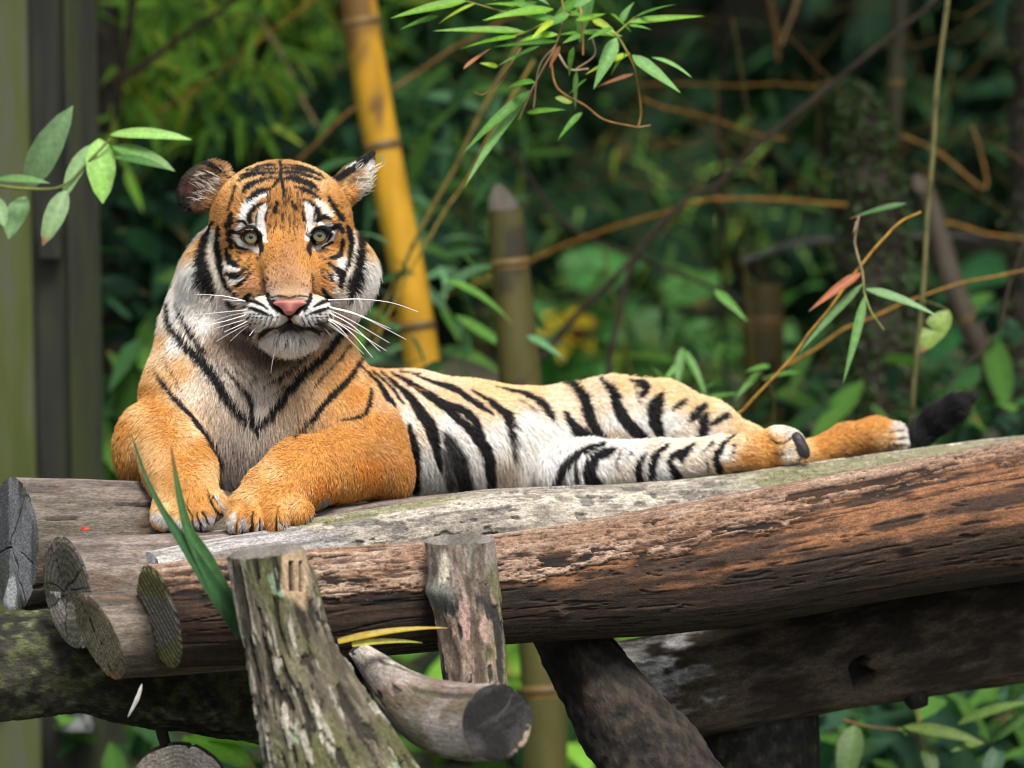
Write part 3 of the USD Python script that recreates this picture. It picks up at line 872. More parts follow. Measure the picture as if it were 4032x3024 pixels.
_w([(920, 1140), (1000, 1165), (1090, 1200)], [30, 44, 30])
_w([(1500, 1150), (1440, 1160), (1350, 1200)], [30, 44, 30])
# dark outer bands
_b([(735, 625), (700, 650), (686, 720), (668, 800), (668, 900), (695, 990), (740, 1075)], [26, 46, 56, 62, 84, 96, 52], BK, 1.6)
_b([(770, 655), (765, 760), (776, 860), (792, 960), (832, 1040), (895, 1095)], [30, 42, 42, 36, 28, 16])
_b([(862, 575), (830, 650)], [38, 44])
_b([(890, 695), (845, 690), (826, 735)], [26, 40, 22])
_b([(845, 735), (852, 785)], [24, 30])
_b([(822, 800), (845, 870), (895, 905)], [26, 46, 30])
_b([(825, 950), (880, 975), (945, 930)], [30, 40, 20])
_b([(905, 1030), (985, 955)], [34, 12])
_b([(870, 755), (900, 790), (965, 806)], [18, 24, 14])
_b([(880, 810), (920, 830)], 10, BR)
_b([(890, 850), (930, 865)], 10, BR)
_b([(940, 900), (975, 870)], 8, BR)
_b([(950, 950), (985, 905)], 9, BR)
_b([(880, 390), (862, 470), (838, 545)], [18, 26, 20], (.05, .03, .015))
_b([(962, 485), (1020, 432), (1105, 412)], [18, 42, 18])
_b([(1078, 487), (1010, 520), (968, 580), (978, 622)], [12, 30, 38, 30])
_b([(890, 615), (930, 620), (965, 645)], [16, 26, 14])
_b([(1022, 565), (1012, 645)], [12, 10])
_b([(1082, 555), (1075, 615)], [16, 12])
_b([(1258, 398), (1340, 420), (1415, 472)], [14, 40, 20])
_b([(1315, 478), (1380, 510), (1412, 580), (1400, 622)], [12, 30, 34, 22])
_b([(1408, 618), (1450, 592), (1492, 600)], [16, 36, 14])
_b([(1388, 560), (1380, 625)], [16, 8], BR)
_b([(1308, 560), (1325, 610)], [20, 22])
_b([(1470, 455), (1510, 530), (1560, 605)], [16, 36, 44])
_b([(1480, 668), (1540, 655), (1570, 690)], [20, 44, 28])
_b([(1565, 735), (1560, 800), (1520, 852), (1470, 865)], [24, 36, 34, 10])
_b([(1500, 755), (1440, 795)], [28, 16])
_b([(1450, 800), (1500, 810)], 9, BR)
_b([(1595, 645), (1622, 720), (1614, 830), (1588, 930)], [22, 46, 40, 18])
_b([(1640, 600), (1682, 690), (1688, 800), (1668, 920), (1635, 1020), (1600, 1078)], [24, 46, 58, 70, 88, 50], BK, 1.6)
_b([(1470, 890), (1520, 925), (1560, 960), (1545, 1030)], [12, 34, 56, 40])
_b([(1480, 960), (1500, 1000)], 22)
_b([(1440, 1060), (1470, 1105)], [26, 34])
_b([(955, 1110), (985, 1080)], [38, 22])
for a, r in (((1000, 1100), 14), ((1040, 1095), 12), ((1062, 998), 18), ((1085, 993), 16), ((1072, 1020), 16), ((1372, 990), 20), ((1376, 1012), 12), ((1418, 1092), 14), ((1442, 1085), 14), ((970, 950), 14), ((960, 980), 9)):
    _b([a, (a[0] + 3, a[1] + 5)], r, BR)
# crown
_b([(1165, 225), (1168, 335)], [22, 22])
_b([(1168, 335), (1190, 420), (1185, 480)], [26, 22, 8])
_b([(1168, 345), (1110, 400)], [23, 17])
_b([(1150, 345), (1050, 352), (955, 400), (930, 450)], [20, 32, 35, 14])
_b([(1150, 306), (1000, 318), (895, 358)], [17, 32, 14])
_b([(1145, 280), (1020, 288), (910, 330)], [14, 22, 14])
_b([(1140, 255), (1050, 260), (950, 290)], [12, 19, 12])
_b([(1185, 345), (1260, 345), (1370, 385), (1418, 428)], [23, 41, 41, 14])
_b([(1180, 306), (1300, 312), (1425, 355)], [17, 30, 14])
_b([(1180, 280), (1300, 283), (1400, 312), (1450, 348)], [14, 23, 22, 12])
_b([(1180, 255), (1290, 262), (1380, 285)], [12, 19, 12])
_b([(1140, 500), (1135, 560)], [26, 34])
_b([(1245, 490), (1265, 540)], [22, 26])
_rf = np.random.default_rng(5)
for _ in range(95):
    x, y = _rf.uniform(1085, 1325), _rf.uniform(380, 660)
    a = (x - 1195) * .16
    L = _rf.uniform(20, 50)
    _b([(x, y), (x + a * L / 60, y + L)], [_rf.uniform(6, 13), 3], BR, .3)
for _ in range(170):
    x, y = _rf.uniform(1070, 1370), _rf.uniform(640, 1050)
    _b([(x, y), (x + 1, y + 6)], _rf.uniform(4, 9), (.20, .085, .03), .3)
for _ in range(34):
    sgn = _rf.choice([-1, 1])
    x, y = 1222 + sgn * _rf.uniform(200, 330), _rf.uniform(830, 1000)
    _b([(x, y), (x - sgn * _rf.uniform(14, 34), y - _rf.uniform(14, 30) * (1 if y < 900 else 1.2))], [10, 4], BR, .3)
# eyes and muzzle
_b([(905, 690), (945, 660), (1000, 658), (1036, 700), (1032, 745), (985, 768), (930, 742), (905, 690)], [26, 22, 20, 24, 26, 16, 16, 26])
_b([(1034, 745), (1046, 800), (1040, 842)], [34, 34, 14], BK, 1.2)
_b([(1372, 705), (1400, 664), (1450, 656), (1495, 690), (1465, 748), (1410, 764), (1370, 742), (1372, 705)], [24, 20, 22, 26, 16, 16, 26, 24])
_b([(1372, 745), (1354, 800), (1358, 850)], [34, 38, 12], BK, 1.2)
_b([(938, 1130), (1010, 1142), (1085, 1185)], [14, 30, 10])
_b([(946, 1168), (1020, 1200), (1115, 1224)], [16, 25, 8])
_b([(1378, 1180), (1420, 1152), (1490, 1118)], [10, 28, 26])
_b([(1345, 1224), (1420, 1202), (1488, 1178)], [8, 25, 15])
for row in range(4):
    for k in range(7):
        for sgn in (-1, 1):
            x, y = 1228 + sgn * (75 + 30 * k + 8 * row), 1232 + row * 20 - k * 4 + (abs(k - 2) ** 1.3) * 2
            _b([(x, y), (x + sgn * 6, y)], 11, (.03, .025, .025), .3)
_b([(1085, 1085), (1095, 1130), (1130, 1175), (1190, 1215), (1228, 1232)], [16, 30, 38, 28, 24])
_b([(1365, 1085), (1355, 1130), (1325, 1175), (1262, 1215), (1228, 1232)], [16, 30, 38, 28, 24])
_b([(1105, 1112), (1165, 1103), (1230, 1116), (1295, 1103), (1352, 1112)], [10, 15, 13, 15, 10], (.06, .03, .02))
_b([(1120, 1140), (1165, 1185), (1195, 1215)], [30, 46, 30])
_b([(1340, 1140), (1300, 1185), (1268, 1215)], [30, 46, 30])
_b([(1228, 1228), (1226, 1268)], [14, 18])
_b([(1226, 1266), (1160, 1296), (1095, 1312), (1062, 1345)], [18, 26, 30, 46], BK, 1.0)
_b([(1226, 1266), (1290, 1296), (1365, 1305), (1398, 1330)], [18, 26, 30, 46], BK, 1.0)
_b([(1170, 1322), (1225, 1310), (1290, 1322)], [34, 46, 34], (.10, .09, .085), 2.0)  # shadow of the mouth, painted grey on top of the chin
_w([(1080, 1410), (1225, 1430), (1370, 1410)], [80, 110, 80], (.9, .88, .85), 2.5)
for _ in range(26):
    x, y = _rf.uniform(1130, 1330), _rf.uniform(1320, 1400)
    _b([(x, y), (x + 2, y + 5)], _rf.uniform(8, 13), (.03, .03, .03), .4)
_b([(830, 1120), (880, 1170)], [30, 44], BK, 1.5)
_b([(760, 1250), (880, 1310), (985, 1330)], [24, 46, 50], (.05, .04, .035), 2.5)
_b([(1420, 1290), (1500, 1330), (1600, 1290)], [50, 44, 20], (.05, .04, .035), 2.5)
# ears
base('earl', fA, (560, 230, BK), (480, 330, BK), (540, 480, BK), (600, 560, BR), (820, 330, LO), (740, 270, (.20, .10, .04)), (640, 350, (.16, .11, .09)), (700, 380, (.30, .22, .17)), (580, 400, (.085, .035, .03)), (620, 450, (.05, .022, .02)), (760, 420, (.30, .21, .14)), (700, 480, (.34, .16, .05)))
stroke('earl', fA, [(845, 345), (720, 250), (570, 215), (490, 275), (478, 360), (520, 470), (590, 560)], [10, 34, 44, 46, 40, 34, 26], BK, 1.0)
base('earr', fA, (1600, 380, LO), (1700, 330, (.6, .5, .4)), (1750, 270, WH), (1650, 420, OR), (1560, 350, BK), (1680, 220, BK), (1780, 160, BK), (1730, 400, WH), (1690, 300, (.55, .28, .09)))
stroke('earr', fA, [(1480, 345), (1560, 330), (1650, 270), (1730, 215), (1785, 155)], [20, 44, 54, 50, 26], BK, 1.0)
stroke('earr', fA, [(1785, 210), (1795, 290)], [16, 12], BK, .8)
stroke('earr', fA, [(1660, 235), (1600, 270)], [8, 8], WH, .8)

# --- neck, chest, shoulders
base('torso', fB, (560, 60, WH), (480, 120, CREAM), (520, 240, WH), (450, 220, LO), (420, 340, TAN), (380, 430, LO), (350, 560, OR), (560, 420, (.72, .44, .2)), (620, 560, CREAM), (640, 180, CREAM), (700, 120, WH), (800, 260, (.42, .30, .21)), (780, 420, GREYW), (860, 520, CREAM),
     (1000, 300, (.21, .15, .10)), (1000, 400, GREYB), (950, 480, (.52, .42, .33)), (1050, 560, (.62, .54, .45)), (900, 640, (.70, .58, .45)), (1050, 680, CREAM), (780, 700, (.66, .52, .38)), (1000, 860, (.62, .52, .42)), (920, 960, (.40, .33, .27)), (1050, 980, (.34, .28, .23)), (1150, 880, (.5, .40, .32)), (960, 1120, (.33, .28, .25)),
     (1250, 480, (.5, .36, .22)), (1250, 680, (.66, .48, .30)), (1400, 600, (.66, .44, .24)), (1480, 430, (.66, .40, .19)), (1560, 330, (.55, .30, .12)), (1620, 420, (.56, .26, .08)), (1680, 560, (.58, .23, .045)), (1560, 680, LO), (1780, 700, OR), (1740, 450, OR), (1350, 800, (.66, .44, .22)), (1200, 780, (.66, .52, .38)), (1620, 260, LO), (1500, 150, GREYW))
base('torso', fC, (250, 250, (.76, .53, .28)), (330, 330, (.76, .53, .28)), (360, 480, (.80, .62, .45)), (420, 640, (.80, .62, .45)), (500, 420, (.80, .62, .45)), (560, 550, CREAM), (700, 330, (.80, .62, .45)), (850, 380, (.78, .56, .33)), (1000, 430, (.80, .62, .42)), (1100, 340, (.76, .53, .28)), (1250, 330, (.76, .53, .28)), (1250, 420, (.78, .56, .33)), (860, 620, WH), (1000, 800, WH), (1230, 700, WH), (1450, 600, WH), (700, 950, WH), (560, 900, WH), (1650, 420, (.80, .62, .45)), (1500, 330, (.76, .53, .28)), (1500, 850, WH), (1250, 950, (.74, .62, .48)), (1650, 700, WH), (1000, 1000, WH), (450, 900, CREAM))
_t = lambda p, w, c=BK, s=1.0: stroke('torso legl legr', fB, p, w, c, s)
_t([(860, 220), (1000, 285), (1150, 330), (1330, 280)], [60, 130, 140, 90], (.15, .105, .07), 7)
_t([(490, -20), (505, 120), (590, 240), (700, 350), (790, 470), (870, 600), (960, 700), (1040, 765)], [26, 38, 54, 66, 66, 62, 56, 44])
_t([(560, -20), (590, 100), (690, 260), (740, 320)], [28, 34, 34, 10])
_t([(830, 370), (930, 490), (1000, 590), (1025, 730)], [8, 22, 32, 24])
_t([(1580, 165), (1460, 320), (1340, 420), (1240, 540), (1140, 680), (1045, 765)], [44, 54, 62, 52, 52, 44])
_t([(1050, 750), (1052, 840)], [30, 8])
_t([(1430, 240), (1300, 370), (1180, 460), (1080, 520)], [14, 24, 22, 10])
_t([(1330, 425), (1200, 530), (1060, 610)], [8, 16, 10], (.05, .04, .03))
_t([(405, 380), (450, 470), (520, 570), (640, 700), (740, 830), (825, 970)], [10, 28, 36, 38, 46, 40])
_t([(440, 310), (500, 400), (580, 540)], [6, 13, 8], BR)
_t([(1695, 340), (1620, 460), (1500, 580), (1380, 720), (1280, 830)], [24, 38, 40, 38, 18])
_t([(1625, 250), (1540, 360), (1420, 490), (1380, 560)], [12, 16, 14, 6], (.03, .02, .015))
_t([(1755, 520), (1745, 620), (1700, 690), (1620, 708), (1540, 725)], [16, 28, 28, 20, 6])
_t([(970, 700), (1000, 720)], 12)
for _ in range(26):
    x, y = _rf.uniform(780, 1250), _rf.uniform(190, 480)
    _t([(x, y), (x + _rf.uniform(20, 60) * (1 if x < 1000 else -1), y + _rf.uniform(25, 60))], [_rf.uniform(8, 18), 4], (.09, .06, .045), 1.5)
# --- flank
_c = lambda p, w, c=BK, s=.8: stroke('torso', fC, p, np.asarray(w, float) * 1.12, c, s)
_c([(215, 160), (330, 270), (400, 370), (455, 480), (490, 600), (512, 740), (535, 840)], [14, 28, 44, 46, 46, 44, 26])
_c([(300, 200), (430, 310), (500, 400), (545, 455)], [8, 20, 26, 8])
_c([(360, 205), (480, 305), (580, 390), (650, 500), (720, 600), (760, 720), (790, 870), (800, 950)], [14, 32, 54, 76, 80, 74, 44, 16])
_c([(440, 215), (580, 290), (700, 370), (820, 450), (930, 555), (1030, 645), (1110, 745), (1150, 850), (1165, 1040)], [14, 36, 54, 64, 56, 62, 84, 76, 66])
_c([(860, 450), (980, 500), (1060, 590), (1110, 700)], [40, 56, 54, 40])
_c([(600, 225), (760, 288), (900, 335), (1010, 405), (1100, 465), (1185, 520)], [12, 28, 42, 44, 40, 20])
_c([(1020, 340), (1150, 420), (1240, 490), (1300, 550), (1314, 640), (1320, 740), (1338, 860)], [14, 38, 56, 68, 46, 36, 14])
_c([(1200, 320), (1350, 350), (1460, 390), (1540, 460), (1600, 540), (1620, 580)], [10, 24, 38, 42, 40, 16])
_c([(572, 600), (600, 720), (612, 850), (612, 1060)], [34, 64, 76, 76], BK, 1.6)
_c([(830, 660), (890, 780), (940, 890), (985, 1060)], [40, 110, 120, 110], (.035, .032, .03), 3.0)
_c([(830, 800), (850, 900), (880, 1040)], [50, 60, 80], (.10, .09, .085), 3.0)
_c([(560, 310), (700, 350)], [8, 10], (.3, .15, .06))
_c([(1380, 415), (1480, 490)], [10, 20], BR, 1.6)
_c([(1250, 880), (1270, 1000)], [20, 30], (.35, .28, .2), 3)
_c([(500, 205), (640, 225)], [16, 12], BR)
# --- hind legs
base('thigh', fD, (100, 140, (.80, .62, .45)), (200, 125, (.76, .55, .30)), (330, 150, (.80, .62, .45)), (430, 130, (.76, .55, .30)), (330, 230, (.82, .70, .55)), (180, 240, (.80, .62, .45)), (120, 330, CREAM), (250, 400, (.55, .42, .30)), (400, 330, WH), (390, 400, (.62, .46, .32)), (500, 250, CREAM), (600, 140, (.76, .55, .30)), (560, 330, WH), (680, 330, WH), (720, 200, (.76, .55, .30)), (820, 240, (.76, .55, .30)), (720, 380, CREAM), (900, 330, (.80, .62, .45)), (880, 390, CREAM), (1000, 340, (.76, .55, .30)), (1050, 380, (.76, .55, .30)))
base('farpaw', fD, (1320, 440, LO), (1400, 420, OR), (1500, 360, OR), (1600, 330, OR), (1690, 330, OR), (1600, 430, DO), (1720, 400, LO), (1790, 350, CREAM), (1800, 390, CREAM))
base('shin', fD, (150, 500, WH), (120, 600, WH), (250, 450, WH), (350, 540, WH), (420, 470, WH), (430, 580, CREAM), (600, 450, CREAM), (620, 540, WH), (780, 460, CREAM), (780, 550, CREAM), (900, 430, CREAM), (930, 480, WH), (1000, 420, TAN), (950, 530, LO), (1050, 450, (.68, .38, .14)), (1050, 500, OR), (1120, 400, OR), (1150, 470, OR), (1180, 355, CREAM), (1240, 365, (.6, .55, .48)), (1225, 478, (.6, .55, .48)), (1170, 500, OR), (1150, 430, OR), (1190, 440, LO), (1110, 370, LO))
base('tail', fD, (500, 400, TAN), (1500, 430, BK), (1900, 300, BK), (1850, 400, (.03, .03, .03)), (2100, 220, BK))
_h = lambda p, w, c=BK, s=.8: stroke('thigh torso', fD, p, np.asarray(w, float) * 1.14, c, s)
_h([(120, 122), (195, 145), (245, 210), (270, 290), (310, 370), (365, 425)], [8, 40, 48, 52, 46, 34])
_h([(325, 115), (380, 170), (410, 250), (450, 320), (510, 380), (580, 425)], [16, 40, 50, 54, 54, 30])
_h([(465, 120), (540, 148), (530, 195)], [10, 42, 16], BK)
_h([(490, 150), (515, 230)], [14, 10], BR)
_h([(625, 180), (590, 240), (585, 300), (602, 360), (628, 415)], [14, 66, 62, 46, 34])
_h([(735, 212), (690, 250), (668, 272)], [16, 28, 6])
_h([(828, 240), (780, 290), (748, 322)], [26, 40, 10])
_h([(928, 290), (865, 335)], [34, 22])
_h([(835, 285), (822, 340), (815, 415)], [26, 54, 44])
_h([(148, 270), (190, 340), (240, 390), (330, 425)], [14, 46, 66, 60])
_h([(-20, 195), (50, 240), (95, 310)], [20, 36, 20])
_s = lambda p, w, c=BK, s=.8: stroke('shin', fD, p, np.asarray(w, float) * 1.14, c, s)
_s([(340, 425), (230, 470), (160, 530), (105, 630)], [16, 34, 40, 42])
_s([(390, 455), (300, 490), (270, 560), (300, 630)], [26, 48, 58, 66])
_s([(205, 530), (215, 620)], [14, 24])
_s([(430, 450), (405, 500), (410, 560)], [6, 12, 8], BR)
_s([(470, 470), (452, 520)], [10, 6], BR)
_s([(830, 500), (845, 560)], [8, 12], BR)
_s([(545, 475), (505, 530), (515, 600)], [8, 32, 34])
_s([(645, 432), (580, 500), (570, 590)], [16, 34, 30])
_s([(775, 428), (722, 480), (720, 515)], [16, 40, 14])
_s([(705, 465), (655, 510), (695, 585)], [26, 28, 40])
_s([(865, 425), (815, 470)], [14, 6])
_s([(975, 380), (910, 440), (885, 500), (900, 555)], [10, 24, 30, 30])
_s([(975, 430), (958, 500)], [12, 6])
_s([(1150, 408), (1190, 428), (1250, 402)], [6, 13, 8])
_s([(1150, 470), (1215, 478)], [4, 9], BR)
stroke('farpaw', fD, [(1750, 335), (1785, 355), (1805, 400)], [30, 64, 60], (.62, .57, .5), 4)
stroke('farpaw', fD, [(1700, 370), (1790, 362)], [8, 8], BR)
stroke('farpaw', fD, [(1730, 405), (1800, 400)], [8, 8], BK)
stroke('farpaw', fD, [(1740, 430), (1800, 432)], [14, 14], BK)
# --- fore legs
base('legl', fB, (300, 680, LO), (200, 780, OR), (170, 1000, OR), (230, 1080, DO), (430, 640, OR), (500, 800, OR), (600, 760, LO), (400, 950, LO), (600, 1000, OR), (700, 900, OR), (760, 1050, LO), (560, 1150, DO), (500, 1250, LO), (600, 1230, OR), (420, 1200, LO), (700, 1200, OR), (330, 900, LO), (800, 1150, LO), (660, 760, TAN))
base('legr', fB, (1350, 870, OR), (1500, 800, OR), (1600, 880, OR), (1700, 780, OR), (1800, 900, DO), (1750, 1050, (.56, .2, .03)), (1900, 1100, DO), (1400, 1000, OR), (1250, 950, OR), (1150, 1050, LO), (1200, 1150, OR), (1350, 1130, OR), (1100, 1180, OR), (1000, 1200, LO), (1250, 1250, LO), (1350, 1280, OR), (1150, 1290, OR), (1000, 1290, OR), (1450, 1150, (.55, .2, .035)), (1680, 620, OR), (1780, 700, OR), (1600, 1130, OR))
_l = lambda p, w, c=BK, s=.7: stroke('legl', fB, p, w, c, s)
_r = lambda p, w, c=BK, s=.7: stroke('legr', fB, p, w, c, s)
_l([(415, 1320), (500, 1365), (600, 1395), (700, 1375), (790, 1330)], [60, 80, 80, 76, 40], (.55, .53, .52), 4)
_l([(790, 1190), (850, 1290)], [18, 26], (.6, .55, .5), 1.5)
_l([(610, 1240), (650, 1370)], [8, 16])
_l([(505, 1290), (520, 1400)], [6, 14])
_l([(670, 1290), (700, 1410)], [10, 18])
_l([(705, 1290), (745, 1360)], [16, 14])
_l([(735, 1150), (780, 1270), (835, 1312)], [8, 18, 16])
_l([(770, 1190), (800, 1240)], [10, 6])
_r([(900, 1300), (880, 1370), (870, 1450)], [30, 60, 60], (.62, .58, .54), 2)
_r([(965, 1340), (965, 1430)], [36, 60], (.5, .49, .49), 2)
_r([(1065, 1360), (1065, 1430)], [30, 60], (.45, .44, .44), 2)
_r([(1190, 1370), (1250, 1400)], [24, 50], (.62, .58, .54), 2)
_r([(1330, 1380), (1420, 1310), (1480, 1230)], [24, 50, 50], (.25, .22, .2), 2)
_r([(930, 1310), (915, 1410)], [6, 14])
_r([(1020, 1290), (1010, 1430)], [14, 30])
_r([(1065, 1330), (1058, 1430)], [10, 16])
_r([(1175, 1250), (1165, 1400)], [6, 16])
_r([(1190, 1350), (1215, 1390)], [12, 12])
for q in STROKES:
    pass


SOFT = {'torso': ('legr', 'legl', 'thigh', 'shin'), 'legr': ('torso',), 'legl': ('torso',), 'thigh': ('torso', 'farpaw'), 'shin': ('torso',), 'head': ('torso', 'earl', 'earr'), 'farpaw': ('thigh',), 'earl': ('head',), 'earr': ('head',), 'tail': ()}


def group_dist(qcam):
    D = np.full((len(GROUPS), len(qcam)), 9.0)
    for g, kind, data, k in PRIMS:
        if kind != 'sub':
            i = GROUPS.index(g)
            D[i] = np.minimum(D[i], prim_sdf(kind, data, qcam))
    return D


def coat(w, qcam):
    """Colour and body region; the ground colour of neighbouring regions runs into each other over three centimetres."""
    D = group_dist(qcam)
    gi = D.argmin(0)
    return paint(w, gi, D), gi


def ground_colour(x, y, g):
    b = BASE[g]
    bx, by, bc = np.array([q[0] for q in b]), np.array([q[1] for q in b]), np.array([q[2] for q in b])
    out = np.zeros((len(x), 3))
    for s in range(0, len(x), 60000):
        d2 = (x[s:s + 60000, None] - bx) ** 2 + (y[s:s + 60000, None] - by) ** 2
        wt = 1 / (d2 + 12) ** 1.7
        out[s:s + 60000] = ((wt @ np.sqrt(bc)) / wt.sum(1, keepdims=True)) ** 2
    return out


def paint(w, gi, D=None, jitter=1.0):
    """Colour of the coat at world points w belonging to the groups gi."""
    x, y, _ = view(w)
    n1, n2 = meshkit.fbm(w * 90, 2, 3) - .5, meshkit.fbm(w * 90, 2, 9) - .5
    x, y = x + 3.0 * jitter * n1, y + 3.0 * jitter * n2
    col = np.zeros((len(w), 3))
    for i, g in enumerate(GROUPS):
        m = np.nonzero(gi == i)[0]
        if not len(m):
            continue
        c = ground_colour(x[m], y[m], g)
        tot = np.ones(len(m))
        for o in SOFT[g]:
            j = GROUPS.index(o)
            gap = D[j, m] - D[i, m]
            k = np.nonzero(gap < .035)[0]
            if len(k):
                wt = (1 - gap[k] / .035) ** 2
                c[k] += wt[:, None] * ground_colour(x[m[k]], y[m[k]], o)
                tot[k] += wt
        col[m] = c / tot[:, None]
    for gs, c, p, wd, soft in STROKES:
        lo, hi = p.min(0) - wd.max() - soft * 2, p.max(0) + wd.max() + soft * 2
        gm = np.isin(gi, [GROUPS.index(g) for g in gs])
        k = np.nonzero(gm & (x > lo[0]) & (x < hi[0]) & (y > lo[1]) & (y < hi[1]))[0]
        if not len(k):
            continue
        q = np.column_stack([x[k], y[k]])
        best = np.full(len(k), 1e9)
        for a, b, wa, wb in zip(p[:-1], p[1:], wd[:-1], wd[1:]):
            ab = b - a
            t = np.clip(((q - a) @ ab) / (ab @ ab + 1e-9), 0, 1)
            d = np.linalg.norm(q - a - t[:, None] * ab, axis=1) - .5 * (wa + (wb - wa) * t)
            best = np.minimum(best, d)
        al = np.clip(.5 - best / (2 * soft), 0, 1)
        al = (al * al * (3 - 2 * al))[:, None]
        col[k] = col[k] * (1 - al) + c * al
    return col
# ------------------------------------------------------------------ fur
GUIDES = {  # (px, py, dx, dy) lie of the hair in the picture
    'head': [(289, 290, 0, -1), (270, 262, -.5, -.9), (308, 262, .5, -.9), (285, 235, 0, -1), (280, 200, 0, -1), (278, 170, 0, -1), (240, 190, -.7, -.7), (322, 188, .7, -.7), (232, 225, -.9, -.2), (338, 222, .9, -.2), (225, 260, -.9, .5), (350, 258, .9, .5),
             (205, 280, -.7, .8), (365, 280, .7, .8), (215, 310, -.4, .9), (352, 305, .4, .9), (258, 310, -1, .25), (320, 310, 1, .25), (275, 320, -.5, .8), (305, 320, .5, .8), (289, 340, 0, 1), (270, 345, -.5, .9), (308, 345, .5, .9), (250, 285, -1, .3), (328, 285, 1, .3), (245, 330, -.5, .9), (335, 325, .5, .9), (205, 215, -.9, .2), (360, 212, .9, .2)],
    'torso': [(180, 310, -.2, 1), (165, 350, -.2, 1), (200, 340, .1, 1), (240, 370, .2, 1), (262, 420, 0, 1), (290, 390, -.2, 1), (330, 360, 0, 1), (355, 400, .3, 1), (250, 480, 0, 1), (150, 400, -.3, 1), (380, 380, .9, .5), (420, 420, .6, .8), (480, 420, .7, .7), (520, 440, .3, .9), (560, 400, .9, .3), (450, 470, .2, 1), (530, 470, 0, 1), (500, 390, 1, .2), (560, 440, .4, .5)],
    'thigh': [(580, 390, .9, .3), (600, 430, .3, .9), (660, 400, .8, .5), (700, 430, .8, .5), (760, 450, 1, .3)],
    'farpaw': [(820, 450, 1, -.2), (870, 430, 1, 0), (900, 432, .8, .4)],
    'shin': [(580, 460, .3, .9), (620, 460, .6, .7), (700, 455, .8, .4), (780, 445, 1, 0)],
    'tail': [(600, 440, 1, .2), (800, 460, 1, 0), (925, 430, .5, -.8), (960, 405, .85, -.5)],
    'legl': [(125, 440, -.2, 1), (150, 420, -.1, 1), (180, 440, .1, 1), (190, 490, 0, 1), (160, 515, -.2, 1), (215, 510, .3, 1)],
    'legr': [(360, 430, .2, 1), (390, 470, .3, 1), (330, 450, -.5, .8), (290, 480, -.7, .7), (260, 510, -.4, .9), (290, 515, 0, 1)],
    'earl': [(200, 185, .8, -.3), (185, 170, -.5, -.8), (215, 200, .9, .1), (180, 190, -.9, .2)],
    'earr': [(350, 180, .5, -.8), (365, 165, .6, -.8), (355, 190, .8, .4)],
}
LEN = {  # (px, py, hair length in metres)
    'head': [(289, 290, .003), (285, 240, .004), (250, 240, .004), (320, 240, .004), (280, 200, .006), (278, 170, .010), (225, 200, .012), (345, 200, .012), (212, 230, .010), (357, 230, .010), (235, 265, .008), (335, 265, .008), (212, 262, .012), (354, 258, .012), (198, 270, .034), (370, 265, .034), (195, 300, .036), (360, 300, .036), (262, 312, .005), (318, 312, .005), (289, 328, .006), (289, 340, .020), (265, 340, .020), (312, 340, .020), (289, 348, .026), (235, 315, .020), (340, 315, .018)],
    'torso': [(180, 320, .022), (165, 370, .016), (262, 350, .022), (262, 430, .030), (262, 480, .035), (150, 400, .012), (350, 390, .010), (400, 400, .009), (480, 420, .013), (450, 470, .020), (525, 440, .045), (535, 465, .045), (505, 475, .030), (560, 395, .012), (500, 390, .010)],
    'thigh': [(580, 400, .012), (580, 430, .020), (650, 400, .013), (700, 430, .013), (760, 440, .010)],
    'farpaw': [(820, 450, .009), (890, 432, .008)],
    'shin': [(570, 465, .022), (620, 460, .015), (700, 455, .011), (780, 445, .007)],
    'tail': [(700, 450, .012), (915, 445, .016), (930, 425, .022), (960, 405, .024)],
    'legl': [(130, 440, .012), (180, 430, .010), (185, 490, .008), (190, 520, .009)],
    'legr': [(350, 430, .010), (390, 480, .010), (300, 480, .009), (265, 515, .009)],
    'earl': [(190, 170, .004), (215, 190, .016), (205, 200, .014), (180, 190, .004)],
    'earr': [(365, 165, .006), (360, 185, .014), (345, 180, .006)],
}


def idw(x, y, pts, p=1.5):
    a = np.array(pts, float)
    w = 1 / ((x[:, None] - a[:, 0]) ** 2 + (y[:, None] - a[:, 1]) ** 2 + 20) ** p
    return (w @ a[:, 2:]) / w.sum(1, keepdims=True)


